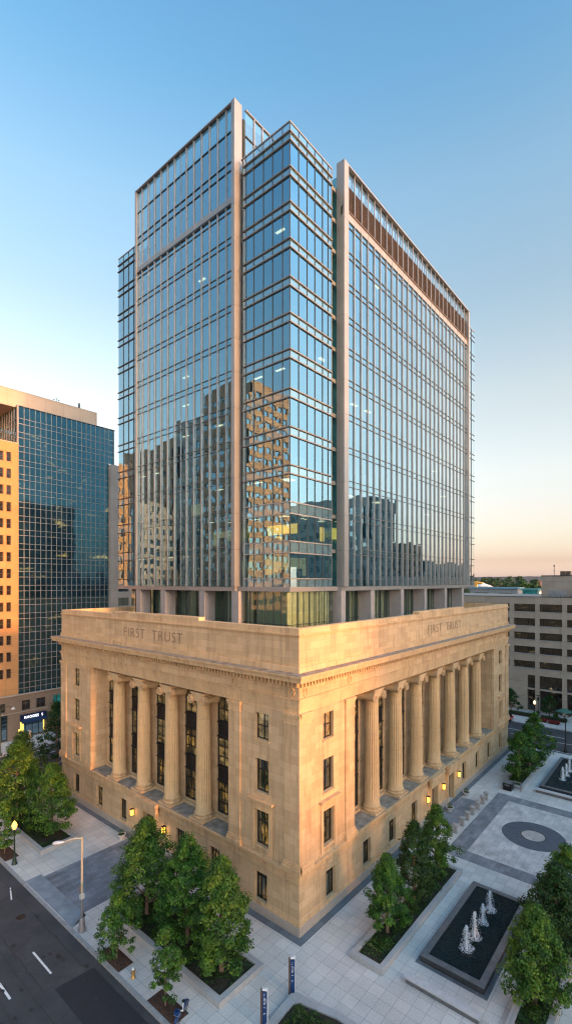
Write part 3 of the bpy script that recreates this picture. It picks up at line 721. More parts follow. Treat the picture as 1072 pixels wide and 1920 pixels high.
# end bays
FEL,FER=Face('L',BX),Face('R',BY)
em=lin(TY1+.25,EY,4); fm=lin(TX1,EX,3)
for i,z in enumerate(LV):
    hf=.55 if i<3 else HF
    zt=LV[i+1]-(.55 if i+1<3 else HF) if i<12 else TOP
    band(FEL,TY1+.2,EY,0,z+hf,zt,'glass',em[1:-1]); band(FER,TX1,EX,0,z+hf,zt,'glass',fm[1:-1])
    spand(FEL,TY1+.2,EY,0,max(z-hf,26.5),z+hf,'palespandrel',em[1:-1]); spand(FER,TX1,EX,0,max(z-hf,26.5),z+hf,'palespandrel',fm[1:-1])
    f=MB()
    for zz in (z-hf,z+hf):
        if zz<26.5: continue
        f.box(BX-.12,BX,TY1+.26,EY+.1,zz-.045,zz+.045,'darkmetal')
    f.build('ledge',tower); f=MB()
    for zz in (z-hf,z+hf):
        if zz>=26.5: f.box(TX1+.01,EX+.05,BY-.06,BY,zz-.05,zz+.05,'darkmetal')
    f.build('ledge',tower)
m=MB(); m.box(BX-.05,BX+.1,TY1,EY+.05,TOP,TOP+.12,'metal'); m.box(TX1,EX+.05,BY-.05,BY+.1,TOP,TOP+.12,'metal'); m.build('parapet_cap',tower)
m=MB(); m.add([(BX,EY,26.5),(EX,EY,26.5),(EX,EY,TOP),(BX,EY,TOP)],[(0,1,2,3)],'spglass'); m.add([(EX,BY,26.5),(EX,EY,26.5),(EX,EY,TOP),(EX,BY,TOP)],[(0,1,2,3)],'spglass'); m.build('rear_glazing',tower)
# ---------------------------------------------------------------- GROUND
m=MB(); m.sheet(-3000,3000,-3000,3000,-.30,'ground'); struct(m.build('ground'))
m=MB(); m.box(-40,-10.97,-140,43.5,-.29,-.14,'asphalt'); m.box(-40,56.9,43.5,58.6,-.29,-.14,'asphalt'); m.box(56.9,70.6,-140,58.6,-.29,-.14,'asphalt'); struct(m.build('road'))
m=MB() # city block with plaza
m.prism([(-10.7,-120),(56.7,-120),(56.7,43.2),(-10.7,43.2)],-.29,0,'paver'); struct(m.build('plaza'))
m=MB(); m.box(-10.97,-10.7,-120,15.2,-.29,.012,'kerb'); m.box(-10.97,-10.7,22.7,43.2,-.29,.012,'kerb'); m.box(-10.97,-10.7,15.2,22.7,-.29,-.06,'kerb')
m.box(56.7,56.97,-120,43.47,-.29,.012,'kerb'); m.box(-10.97,56.7,43.2,43.47,-.29,.012,'kerb'); m.box(-60,130,58.6,58.85,-.29,.012,'kerb'); m.box(70.6,70.85,-140,58.6,-.29,.012,'kerb')
struct(m.build('kerb'))
m=MB(); m.box(-90,130,58.85,66.4,-.29,0,'paver'); m.box(70.85,81.2,-140,58.6,-.29,0,'paver'); m.box(-60,-40,-140,58.6,-.29,0,'paver'); struct(m.build('pavement'))
m=MB(); Z=.004
m.sheet(-7.05,-.75,15.0,22.45,Z,'paver2'); m.sheet(-9.3,-7.05,15.0,22.45,Z,'paver2')
struct(m.build('driveway'))
m=MB(); m.sheet(-10.69,-9.3,14.6,23.0,Z,'apron'); m.add([(-10.7,14.6,Z),(-9.3,14.6,Z),(-9.3,15.0,Z),(-10.7,14.0,Z)],[(0,1,2,3)],'apron'); struct(m.build('driveway_apron'))
m=MB(); m.sheet(-.75,-.16,-.75,39.8,.008,'strip'); m.sheet(-.16,54.9,-.75,-.16,.008,'strip'); m.sheet(54.36,54.9,-.16,39.8,.008,'strip'); struct(m.build('granite_strip'))
m=MB()
def ringrect(mb,x0,x1,y0,y1,t,z,mat):
    mb.sheet(x0,x0+t,y0,y1,z,mat);mb.sheet(x1-t,x1,y0,y1,z,mat);mb.sheet(x0+t,x1-t,y0,y0+t,z,mat);mb.sheet(x0+t,x1-t,y1-t,y1,z,mat)
ringrect(m,18.2,35.9,-17.2,-3.9,1.7,Z,'band'); m.sheet(19.9,34.2,-15.5,-5.6,Z,'plazac'); 
struct(m.build('plaza_square'))
m=MB(); m.sheet(23.8,31.6,-2.9,-.8,Z,'paver2'); struct(m.build('entrance_paving'))
m=MB(); n=72; cx,cy=27.3,-9.95
def disc(mb,r0,r1,z,mat):
    vs=[(cx+r*math.cos(2*PI*i/n),cy+r*math.sin(2*PI*i/n),z) for r in (r0,r1) for i in range(n)]
    mb.add(vs,[(i,(i+1)%n,n+(i+1)%n,n+i)[::-1] for i in range(n)],mat)
disc(m,1.22,3.05,.008,'ring'); disc(m,.001,1.12,.008,'disc'); disc(m,1.12,1.22,.009,'blackstone'); struct(m.build('paving_circle'))
# road paint and patches
m=MB(); zr=-.136
def dash(x0,x1,y0,y1,mat='white_paint',z=zr): m.sheet(x0,x1,y0,y1,z,mat)
for y in (-6,0): dash(-13.72,-13.57,y,y+3)
dash(-13.7,-13.56,11.03,14.0); dash(-16.33,-16.18,11.0,12.9); dash(-16.33,-16.18,4,6.8); dash(-13.7,-13.56,24,26.5)
m.add([(-11.9,23.2,zr),(-11.75,23.35,zr),(-12.3,21.5,zr),(-12.45,21.4,zr)],[(0,1,2,3)],'white_paint')
for y in (49.6,51.9,54.9): dash(-3.5,38,y,y+.16)
dash(-30,38,57.2,57.32); dash(-2.4,-1.9,44.5,57.5)
dash(62.78,62.93,-1.2,1.9);dash(62.78,62.93,-9,-5);dash(65.75,65.9,-6,-2);dash(62.78,62.93,5,8);dash(65.75,65.9,-.6,3.2); dash(57.9,58.05,-30,38)
struct(m.build('road_marking'))
m=MB(); m.add([(-14.15,-8,zr),(-11.45,-8,zr),(-11.45,9.3,zr),(-14.05,9.6,zr)],[(0,1,2,3)],'patch')
for px,py,r in ((-12.6,12.2,.18),(-12.9,12.9,.12),(-12.5,11.6,.1)):
    m.add([(px+r*math.cos(a*PI/4)*random.uniform(.8,1.3),py+2.0*r*math.sin(a*PI/4),zr+.001) for a in range(8)],[tuple(range(8))],'stainp')
random.seed(77)
for k in range(46):
    x=random.uniform(-17.5,-11.4); y=random.uniform(-6,30); r=random.uniform(.04,.16)
    m.add([(x+r*math.cos(a*PI/4)*random.uniform(.7,1.3),y+1.6*r*math.sin(a*PI/4)*random.uniform(.7,1.3),zr+.0012+k*.00003) for a in range(8)],[tuple(range(8))],'stainp')
for x0,y0,L_,w_ in ((-11.9,9.8,18,.025),(-15.2,-4,30,.02),(-14.6,10,16,.03),(-16.8,0,26,.02)):
    pts=[(x0+.12*noise.noise(Vector((i*.5,x0,0))),y0+L_*i/60) for i in range(61)]
    m.add([(x-w_,y,zr+.0006) for x,y in pts]+[(x+w_,y,zr+.0006) for x,y in pts],[(i,61+i,62+i,i+1) for i in range(60)],'stainp')
struct(m.build('road_patch'))
m=MB()
for q in range(20):
    a=2*PI*q/20; b=2*PI*(q+1)/20
    m.add([(-12.7+.36*math.cos(a),18.6+.36*math.sin(a),zr),(-12.7+.36*math.cos(b),18.6+.36*math.sin(b),zr),(-12.7+.3*math.cos(b),18.6+.3*math.sin(b),zr),(-12.7+.3*math.cos(a),18.6+.3*math.sin(a),zr)],[(0,1,2,3)],'stainp')
m.lathe(-12.7,18.6,[(.3,zr-.002),(.3,zr+.001)],'black_metal',n=20)
tag(m.build('manhole_cover'),'round dark manhole cover in the asphalt of the near street','manhole cover')
# ---------------------------------------------------------------- LEFT NEIGHBOURS (street behind)
ob=thing('stone_office_block','tan office block catching orange sunset light, small square windows, left edge of the photo','office block',(-4,75,0),world=True)
F=Face('R',65.8)
m=MB(); cols=[-6.7+1.55*i for i in range(0,7)]; cols=[c for c in cols if c<4.2]; cols=[3.30,1.95-.35]; cols=[3.30-1.19*i for i in range(14)]
rows=[48.31-2.845*i for i in range(14)]
ops=[(c-.37,c+.37,r-.8,r+.8) for c in cols for r in rows]
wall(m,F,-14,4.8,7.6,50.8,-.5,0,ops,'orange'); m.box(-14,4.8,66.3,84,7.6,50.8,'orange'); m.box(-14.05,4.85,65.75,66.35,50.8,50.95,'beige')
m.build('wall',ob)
for r in rows:
    for c in cols: window(F,c-.37,c+.37,r-.8,r+.8,-.3,1,[.5],ob,'officeglass',frame='darkmetal',t=.05,tn=.025,sill=(-.29,.06))
gb=thing('glass_grid_tower','dark blue glass office tower with a pale grid of mullions behind the bank at left','office tower',(13,76,0),world=True)
G=Face('R',66.1); GX0,GX1=4.85,21.8
m=MB(); m.box(4.86,21.79,66.15,83,7.6,57.4,'gridglass'); m.build('body',gb)
gc=[4.9+ (21.75-4.9)*i/18 for i in range(19)]
rz=[57.6,55.4]
while rz[-1]>9: rz+=[rz[-1]-.95,rz[-1]-2.42]
for i in range(0,len(rz)-1):
    f=MB(); G.quad(f,GX0,23.0 if rz[i]>51 else GX1,0,rz[i+1]+.05,rz[i]-.05,'gridglass'); G.box(f,GX0,23.0 if rz[i]>51 else GX1,0,.06,rz[i]-.04,rz[i]+.04,'gridframe'); f.build('window_row',gb)
for x in gc: f=MB(); G.box(f,x-.035,x+.035,.0,.09,7.6,57.65,'gridframe'); f.build('mullion',gb)
f=MB()
for x in (22.7,): G.box(f,x-.045,x+.045,.0,.12,50.6,57.65,'gridframe')
m2=Face('L',4.85); f.build('mullion',gb)
f=MB(); m2.quad(f,66.1,82,0.0,50.8,57.6,'gridglass')
for z in rz[:6]: m2.box(f,66.3,82,0,.08,z-.05,z+.05,'gridframe')
for k in range(14): m2.box(f,66.5+k*1.1,66.58+k*1.1,0,.12,50.8,57.6,'gridframe')
m2.box(f,66.0,66.45,0.0,.14,50.8,57.7,'gridframe'); f.build('return_glazing',gb)
m=MB(); m.box(-6,19.7,66.9,82,57.4,60.3,'beige'); m.box(-6.05,19.75,66.85,82,60.3,60.42,'greystone'); m.box(4.8,23.1,66.1,82,57.4,57.62,'gridframe'); m.build('penthouse',gb)
m=MB()
for x,h in ((11.6,.5),(12.1,.7),(12.5,.5)): m.lathe(x,67.5,[(.03,60.4),(.03,60.4+h)],'darkmetal',n=6); m.lathe(x,67.5,[(.18,60.4+h),(.05,60.5+h)],'darkmetal',n=8)
m.lathe(16.4,67.5,[(.22,60.4),(.22,61.2),(.1,61.6)],'darkmetal',n=8); m.build('antenna',gb)
wb=thing('setback_wing','brown office wing with small windows seen behind the orange block at the left edge','office wing',(-2,92,0),world=True)
F2=Face('R',86); m=MB(); c2=[-10+1.9*i for i in range(9)]; r2=[52.6-2.9*i for i in range(3)]
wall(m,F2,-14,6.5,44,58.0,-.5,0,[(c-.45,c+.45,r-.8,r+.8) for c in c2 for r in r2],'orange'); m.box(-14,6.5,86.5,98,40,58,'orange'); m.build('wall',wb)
for r in r2:
    for c in c2: window(F2,c-.45,c+.45,r-.8,r+.8,-.3,1,[.5],wb,'officeglass',frame='darkmetal',t=.05,tn=.03)
sb=thing('pale_stone_wing','pale stone office wing with dark windows between the glass grid tower and the main tower','office wing',(30,76,0),world=True)
m=MB(); F3=Face('R',65.3); r3=[48.6-2.85*i for i in range(15)]; c3=[24.6+3.0*i for i in range(6)]
wall(m,F3,21.8,44,7.6,50.4,-.5,0,[(c-1.2,c+1.2,r-.8,r+.8) for c in c3 for r in r3],'greystone'); m.box(21.8,44,65.8,82,7.6,50.4,'greystone'); m.build('wall',sb)
for r in r3:
    for c in c3[:3]: window(F3,c-1.2,c+1.2,r-.8,r+.8,-.25,2,[],sb,'cityglass',frame='darkmetal',t=.05)
# shared base
pb=thing('brown_stone_podium','brown stone podium with shop fronts under the glass grid tower across the back street','shop podium',(10,74,0),world=True)
F=Face('R',65.3); m=MB()
bw=[(5.19,6.6),(7.6,9.2),(10.45,12.0),(1.0,2.6),(-2.4,-.8),(14.2,15.8),(17.2,18.8)]
shops=[(4.9,9.15,.1,3.6),(-.6,3.0,.1,4.4),(-5.5,-2,.1,3.6),(12.2,16,.1,3.6)]
wall(m,F,-14,21.79,0,7.5,-.6,0,[(a,b,4.75,6.45) for a,b in bw if not (a==1.0)]+shops+[(1.0,2.6,4.95,6.45)],'brownstone')
m.box(-14,21.79,65.9,84,0,7.5,'brownstone'); F.box(m,-14,21.9,0,.25,7.5,7.72,'greystone'); F.box(m,-14,21.8,0,.1,4.52,4.62,'greystone'); m.build('wall',pb)
for i,(a,b) in enumerate(bw): window(F,a,b,4.96 if a==1.0 else 4.75,6.45,-.3,2,[],pb,'tealwin' if i==2 else 'officeglass',frame='darkmetal',t=.06)
for i,(a,b,z0,z1) in enumerate(shops):
    o=window(F,a,b,z0,z1,-.4,4,[.72],pb,'cityglass',frame='black_metal',t=.08,name='shop_window')
m=MB(); F.box(m,5.0,5.6,-.39,-.36,.7,2.7,'shop'); F.box(m,8.9,9.1,-.39,-.36,.5,2.9,'shop'); F.box(m,1.2,1.8,-.39,-.36,.4,1.8,'shop'); m.build('shop_display',pb)
m=MB(); F.box(m,4.85,9.2,.0,.35,3.15,4.05,'darknavy'); m.add([F.pt(4.85,.35,3.2),F.pt(9.2,.35,3.2),F.pt(9.2,.9,2.75),F.pt(4.85,.9,2.75),F.pt(4.85,.35,3.15),F.pt(9.2,.35,3.15),F.pt(9.2,.9,2.7),F.pt(4.85,.9,2.7)],[(0,1,2,3),(7,6,5,4),(0,3,7,4),(1,5,6,2),(3,2,6,7)],'darknavy')
sg=m.build('shop_sign',pb)
t=text_obj('RHODES  S',F,7.0,3.36,.62,'sign_lit',None,3.1,d=.38,ext=.02,name='sign_letters',off=.015); t.parent=sg
# ---------------------------------------------------------------- RIGHT NEIGHBOUR
rb=thing('concrete_office_block','low grey concrete office block with long dark window bands across the street at right','office block',(90,-5,0),world=True)
F=Face('L',81); m=MB(); bays=[]; s=8.4
edges=[(-12.9-.0,-8.2),(-8.05+.0,-3.75),(-2.9,1.25),(2.05,6.35)]
edges=[(2.05+5.0*k,6.2+5.0*k) for k in range(1,7)]+[(2.05,6.2)]+[(-2.9-4.95*k,1.25-4.95*k) for k in range(0,9)]
frow=[(20.75,22.35),(17.8,19.35),(14.9,16.4),(12.0,13.45),(8.95,10.4)]
gops=[(a,b,4.75,7.5) for a,b in edges if b<2]+[(2.05,3.55,4.75,7.5)]; dops=[(a,b,.1,4.45) for a,b in edges if b<2]+[(2.05,3.55,.1,4.45)]
wall(m,F,-44,40,0,23.8,-.9,0,[(a,b,z0,z1) for a,b in edges for z0,z1 in frow]+gops+dops,'greyconc')
m.box(81.9,104,-44,40,0,23.0,'greyconc'); m.build('wall',rb)
for a,b in edges:
    if a>9: continue
    for z0,z1 in frow:
        window(F,a,b,z0,z1,-.5,6,[],rb,'officeglass',frame='black_metal',t=.05,tn=.025,sill=(.0,.08))
        
for a,b,z0,z1 in gops: 
    if a>-20: window(F,a,b,z0,z1,-.6,5,[],rb,'officeglass',frame='black_metal',t=.05,tn=.025)
for i,(a,b,z0,z1) in enumerate(dops):
    if a>-20: window(F,a,b,z0,z1,-.8,4,[.7],rb,'officeglass',frame='black_metal',t=.06,tn=.03,name='shop_window')
m=MB(); F.box(m,-2.7,1.1,-.5,-.4,4.52,4.64,'yellow_lit'); m.build('light_strip',rb)
m=MB(); m.box(80.95,104,-44,40,23.8,23.92,'darkmetal'); m.box(81.5,104,-43,39,23.0,23.1,'roof'); m.build('parapet_cap',rb)
m=MB(); m.box(84,101,-30,1.55,23.0,28.2,'greyconc'); m.box(83.9,101,-30,1.6,28.2,28.35,'darkmetal')
for k in range(6): m.box(83.9,84,.2-4.1*k-3.4,.2-4.1*k,23.6,25.2,'kerb')
m.build('penthouse',rb)
m=MB()
for y in (-2.3,-3.3): m.box(84.5,86,y-.4,y+.4,28.35,29.2,'brown_metal')
m.lathe(85,-.7,[(.05,28.3),(.05,30.6)],'darkmetal',n=6); m.box(84.7,85.3,-.75,-.65,29.2,29.5,'brown_metal'); m.box(84.8,85.2,-.8,-.6,30.2,30.5,'brown_metal')
m.build('roof_equipment',rb)
m=MB(); 
for y in [-3.5+.9*k for k in range(-4,4)]: m.box(81.3,81.36,y,y+.05,23.92,24.35,'darkmetal')
m.box(81.3,81.36,-7,1.4,24.3,24.36,'darkmetal'); m.build('railing',rb)
# ---------------------------------------------------------------- FAR TOWN
D0,X00=D_,X0_
def at(px,z,py=None,h=None):
    x=(px-536)/898*z; dx,dz=x-X00,z-D0; u=dx*A_+dz*B_; v=-dx*B_+dz*A_
    return (u,v,h if h is not None else 27-(py-1091)*z/898)
def farbox(name,label,cat,px,z,w,d,pytop,mat,roof=None,kind='flat',win=True):
    u,v,h=at(px,z,pytop); o=thing(name,label,cat,(u,v,0))
    b=MB(); hh=h if kind=='flat' else h-2.5
    b.box(-d/2,d/2,-w/2,w/2,-.2,hh,mat); b.build('wall',o)
    r=MB()
    if kind=='flat': r.box(-d/2-.3,d/2+.3,-w/2-.3,w/2+.3,hh,hh+.5,roof or mat)
    elif kind=='gable': r.prism([(-d/2-.3,-w/2-.3)]*1+[(d/2+.3,-w/2-.3),(d/2+.3,w/2+.3),(-d/2-.3,w/2+.3)],hh,hh+.2,roof); r.add([(-d/2,-w/2,hh+.2),(d/2,-w/2,hh+.2),(d/2,w/2,hh+.2),(-d/2,w/2,hh+.2),(0,-w/2,hh+3),(0,w/2,hh+3)],[(0,1,4),(1,2,5,4),(2,3,5),(3,0,4,5)],roof)
    else: r.lathe(0,0,[(w*.62,hh),(w*.4,hh+1.2),(w*.12,hh+2.4),(.4,hh+3.2)],roof,n=8,smooth=False)
    r.build('roof',o)
    if win:
        n=max(2,int(w/5)); fl=max(1,int(hh/4))
        for k in range(fl):
            q=MB()
            for i in range(n): 
                a=-w/2+w*(i+.2)/n; q.box(-d/2-.06,-d/2-.02,a,a+w*.6/n,hh-3.0-4*k,hh-1.2-4*k,'officeglass')
            q.build('window_row',o)
    return o
farbox('low_building','long low building with glassy blue-grey roofline just beyond the bank attic','building',930,150,14,6,1104,'kerb','blueroof')
farbox('low_building','flat blue roofed building peeking over the far end of the bank attic','building',905,112,3.2,2.6,1120,'greystone','blueroof')
farbox('market_hall','distant hall under a white tent-shaped roof at the skyline beside the tower','hall',905,400,13,9,1094,'tentw','tentw',kind='tent',win=False)
farbox('brick_building','distant pink brick building with flat roof in front of the wooded hills','building',943,600,11,8,1095,'brick','beige')
farbox('brick_building','small distant brick building left of the pink one, white roof line','building',962,560,16,10,1098,'beige','tentw')
farbox('teal_roof_building','low building with teal roof right behind the concrete block roof edge','building',995,130,3.6,2.6,1107,'tealwin','teal',win=False)
farbox('brick_building','orange brick building beside the concrete penthouse on the skyline','building',1007,500,8,7,1090,'brick','brick')
farbox('low_building','long white roofed shed far off between the trees','shed',985,230,14,9,1109,'tentw','kerb')
def crane():
    u,v,h=at(892,230,1090); o=thing('crane','yellow construction crane far off beside the end of the tower','crane',(u,v,0))
    b=MB(); b.box(-.6,.6,-.6,.6,0,h,'yellowp'); b.build('mast',o)
    b=MB(); b.tube([(0,-3,h-1),(0,6,h+.6),(0,10,h+2.0)],[.5,.4,.25],'yellowp'); b.build('jib',o)
M['yellowp']=plain('yellow_paint',(.6,.35,.06),.6,0,.1,1,0)
crane()
# hills
def ridge(name,dist,h,amp,mat,seed,w0=-1.2,w1=1.3):
    mb=MB(); n=260; vs=[]
    for j in range(3):
        for i in range(n+1):
            k=w0+(w1-w0)*i/n; z=dist+j*180; x=k*dist*1.2
            dx,dz=x-X00,z-D0; u=dx*A_+dz*B_; v=-dx*B_+dz*A_
            hh=(-1 if j!=1 else h+amp*noise.noise(Vector((k*3,seed,0)))*2+amp*.35*noise.noise(Vector((k*60,seed,3))))
            vs.append((u,v,hh))
    mb.add(vs,[(j*(n+1)+i,j*(n+1)+i+1,(j+1)*(n+1)+i+1,(j+1)*(n+1)+i) for j in range(2) for i in range(n)],mat,True)
    return struct(mb.build(name))
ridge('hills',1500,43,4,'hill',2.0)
# ---------------------------------------------------------------- CITY BLOCKS ACROSS (some seen mirrored in the glass, the last ones added unseen to shade the square)
def block(name,label,x0,x1,y0,y1,h,fl,bw,mat,faces,glass='cityglass',wf=.62,hf=.55,base=0):
    o=thing(name,label,'building',((x0+x1)/2,(y0+y1)/2,0),world=True)
    b=MB(); b.box(x0+.5,x1-.5,y0+.5,y1-.5,-.2,h-.4,mat)
    for k in faces:
        if k=='E': F=Face('L',0); F.box=(lambda mb,s0,s1,d0,d1,z0,z1,m_,X=x1: mb.box(X+d0,X+d1,s0,s1,z0,z1,m_)); F.quad=(lambda mb,s0,s1,d,z0,z1,m_,X=x1: mb.add([(X+d,s0,z0),(X+d,s1,z0),(X+d,s1,z1),(X+d,s0,z1)],[(0,1,2,3)],m_)); s0,s1=y0,y1
        elif k=='W': F=Face('L',x0); s0,s1=y0,y1
        elif k=='S': F=Face('R',y0); s0,s1=x0,x1
        else: F=Face('R',0); F.box=(lambda mb,s0,s1,d0,d1,z0,z1,m_,Y=y1: mb.box(s0,s1,Y+d0,Y+d1,z0,z1,m_)); F.quad=(lambda mb,s0,s1,d,z0,z1,m_,Y=y1: mb.add([(s0,Y+d,z0),(s1,Y+d,z0),(s1,Y+d,z1),(s0,Y+d,z1)],[(3,2,1,0)],m_)); s0,s1=x0,x1
        n=max(1,round((s1-s0)/bw)); bwid=(s1-s0)/n; ops=[];z=base+1
        lv=[]
        while z+fl<h: lv.append(z); z+=fl
        ops=[(s0+bwid*(i+.5-wf/2),s0+bwid*(i+.5+wf/2),q+fl*.2,q+fl*(.2+hf)) for q in lv for i in range(n)]
        wall(b,F,s0,s1,0,h,-.5,0,ops,mat)
        for q in lv:
            f=MB(); F.quad(f,s0+.5,s1-.5,-.35,q+fl*.2,q+fl*(.2+hf),glass); f.build('window_row',o)
    b.build('wall',o); r=MB(); r.box(x0-.1,x1+.1,y0-.1,y1+.1,h,h+.5,mat); r.build('roof',o); return o
M['wbrown']=blocks('warm_brown_precast',(.46,.26,.14),(.42,.24,.13),(.3,.17,.1),3,3.5,.03,offset=0,stainc=.85,bs=.2)
block('corner_tower','tall warm brown tower with banded windows, mirrored in the left glass front',-79,-58.6,76,96,86,3.6,2.6,'wbrown','ES',wf=.8,hf=.5)
block('stepped_block','brown block one step lower beside the tall mirrored tower',-79,-58.8,96.2,107.5,79,3.6,2.4,'greystone','ES',wf=.66,hf=.6)
block('slab_block','slab block with sunset orange put into its wall colour, mirrored low in the left end of the glass front',-79,-58.4,108,142,74,3.4,2.3,'wbrown','ES',wf=.5,hf=.5)  # warm wall colour stands in for orange sunlight on this front
block('dark_slab_block','grey block mirrored at the bottom of the left glass front beside the street',-64,-46,112,150,52,3.4,2.6,'greystone','ES',wf=.6,hf=.6)
block('square_block','grey stone block mirrored in the right glass front next to the corner pilaster',95,112,-67,-39,52,3.5,3,'greystone','NW',wf=.55,hf=.5)
block('low_block','low stone block mirrored in the middle of the right glass front',112.3,126,-60,-37,39,3.4,3,'wbrown','NW',wf=.5,hf=.5)
block('long_low_block','long low stone block mirrored at the foot of the right glass front',126.5,170,-60,-36,33.5,3.4,3.2,'greystone','NW',wf=.5,hf=.5)
block('street_shade_block','unseen mid-rise stone block added for its shade at the far end of the near street, behind the camera',-60,-15.5,-125,-101,45,3.5,3.2,'beige','N')  # this and the next blocks: added out of view, sized to cast shade
block('plaza_row_shade_block','unseen low stone block added for its shade across the square, behind the camera',-15,8,-122,-100,24,3.5,3.0,'orange','N')
block('plaza_tower_shade_block','unseen taller stone block added for its shade across the square to the right of the camera',9,62,-130,-100,61,3.6,3.2,'greystone','N')
block('plaza_side_shade_block','unseen broad stone block added for its shade right of the square, out of view',63,130,-130,-101,60,3.6,3.4,'beige','N')
# ---------------------------------------------------------------- TREES
def crown_mesh(name,h,w,nclump,nleaf,ls,seed,mat='leaf',base=.22,conic=.55):
    random.seed(seed); me_v=[];me_f=[]
    mb=MB()
    r0=w/2
    cl=[]
    for i in range(nclump):
        t=((i+random.random())/nclump)**.85  # 0 bottom..1 top
        z=h*(base+(1-base)*t)
        prof=math.sin(PI*min(1,(t*.80+.20)))**.75*(1-conic*max(0,t-.25)); 
        a=random.random()*2*PI
        lob=1+.13*math.sin(3*a+seed)+.12*math.sin(5*a+2.1*seed+t*5)
        rr=r0*prof*lob*(random.random()**.38)*.93
        cl.append((rr*math.cos(a),rr*math.sin(a),z-.1*w*(1-t)*(rr/r0),(.30+.30*random.random())*w/4.4))
    for (x,y,z,cr) in cl:
        out=Vector((x,y,(z-h*.5)*.4)).normalized() if (x or y) else Vector((0,0,1))
        for k in range(nleaf):
            d=Vector((random.gauss(0,1),random.gauss(0,1),random.gauss(0,1))).normalized()*cr*random.random()**.4
            d.z*=.7
            p=Vector((x,y,z))+d
            n=(d.normalized()*.8+out*.5+Vector((0,0,.7))+Vector((random.uniform(-1,1),random.uniform(-1,1),random.uniform(-1,1)))*.8).normalized()
            a=n.cross(Vector((random.random()-.5,random.random()-.5,random.random()-.5))).normalized(); b=n.cross(a)
            s=ls*random.uniform(.6,1.25)
            mb.add([p-a*s*.55,p+b*s*.42+n*s*.10,p+a*s*.6,p-b*s*.42+n*s*.10],[(0,1,2,3)],mat)
    return mb,cl
def tree(label,x,y,h,w,seed,nclump=110,nleaf=62,ls=.19,mat='leaf',name='broadleaf_tree',group=None,base=.2,conic=.55,lean=0,z0=0,tr=None):
    o=thing(name,label,'tree',(x,y,z0),group)
    mb,cl=crown_mesh('crown',h,w,nclump,nleaf,ls,seed,mat,base,conic); c=mb.build('crown',o,loc=(0,0,0))
    t=MB(); r=tr or (.035+.014*h)
    t.tube([(0,0,0),(.03,.02,h*.2),(-.03,.04,h*.5),(.02,0,h*.9)],[r*1.25,r,r*.7,r*.15],'bark',n=9)
    random.seed(seed+50)
    for (cx,cy,cz,cr) in random.sample(cl,min(16,len(cl))):
        zb=max(h*base*.8,cz-.35*math.hypot(cx,cy)-.5); zb=min(zb,h*.8)
        t.tube([(0,0,zb),(cx*.5,cy*.5,(zb+cz)/2+.05),(cx*.9,cy*.9,cz)],[r*.45,r*.3,r*.1],'bark',n=5)
    t.build('trunk',o,loc=(0,0,0)); return o
BP='trees in the big corner planter'
tree('broad leafy tree at the near corner end of the big granite planter',-6.3,1.75,7.9,4.9,1,170,125,.145)
tree('tall dense tree in the middle of the big granite planter',-6.1,5.7,8.0,5.1,2,170,125,.145)
tree('widest tree of the big granite planter, next to the driveway',-6.3,10.6,7.7,5.9,3,180,120,.15)
tree('small open street tree in a mulch square near the tall street light',-10.1,8.6,4.6,3.3,4,75,75,.135,tr=.05)
tree('slim bright green street tree in the mulch square beside the hydrant',-10.15,2.75,4.9,2.4,5,70,80,.125,conic=.4,tr=.05)
tree('full round tree over the dark planter left of the driveway',-5.6,29.2,7.4,5.7,6,150,110,.16)
tree('large dark tree behind the lamp post at the left edge of the photo',-6.9,35.0,8.9,6.4,7,150,105,.17)
tree('tall dark tree at the rear of the left planter beyond the round one',-4.6,39.5,8.6,6.0,27,120,60,.22,mat='leaf2')
tree('small tree in the mulch square behind the lit lamp post',-10.2,29.2,5.2,3.6,8,60,48,.19,tr=.05)
tree('dark green tree on the pavement by the rear corner of the bank',2.9,47.0,9.6,5.6,9,110,52,.24,mat='leaf2')
tree('dense tree at the near end of the planter beside the fountain',4.35,-5.1,6.1,3.8,10,135,115,.13)
tree('loose dark tree in the middle of the planter beside the fountain',8.9,-5.15,6.9,4.0,11,120,100,.135,mat='leaf2')
tree('bushy tree at the far end of the planter beside the fountain',13.6,-5.1,6.6,3.9,12,120,105,.135)
tree('nearest tree at the lower right, in front of the fountain edge',4.85,-15.2,6.4,4.5,13,160,120,.14)
tree('second tree from the lower right corner, darker, beyond the fountain',10.3,-15.4,6.5,4.9,14,160,110,.145,mat='leaf2')
tree('third tree up the right edge, beside the round paving pattern',15.6,-15.1,5.6,4.4,15,140,105,.145)
tree('round tree at the near end of the far plaza planter, over the black bin',41.8,-4.9,6.4,5.3,16,95,50,.24)
tree('bushy tree in the middle of the far plaza planter',46.5,-5.1,6.4,4.9,17,85,44,.25)
tree('tree at the far end of the plaza planter, nearest the road',51.6,-4.6,6.9,5.0,18,85,44,.25)
tree('small bluish tree against the blank wall of the concrete block',78.3,6.0,4.6,4.6,19,50,30,.3,mat='leaf2')
tree('small round tree in front of the lit entrance of the concrete block',78.0,-1.2,4.3,4.6,20,50,30,.3,mat='leaf2')
tree('autumn tinted tree clump on the skyline beside the concrete penthouse',*at(992,330,None,0)[:2],25,19,21,60,30,1.2)
for i,(px,z,hh,w) in enumerate(((950,430,19,22),(965,400,19,20),(978,380,21,22),(925,520,22,26),(908,660,24,30),(1003,420,22,22),(935,700,24,32),(890,600,22,30),(955,760,26,34),(975,640,26,30),(1000,300,19,14),(918,760,25,32))):
    tree('dark distant tree standing among the low roofs before the hills',*at(px,z,None,0)[:2],hh+4+z*.005,w*1.35,30+i,46,34,2.1,mat='leaf2',group='distant trees before the hills')
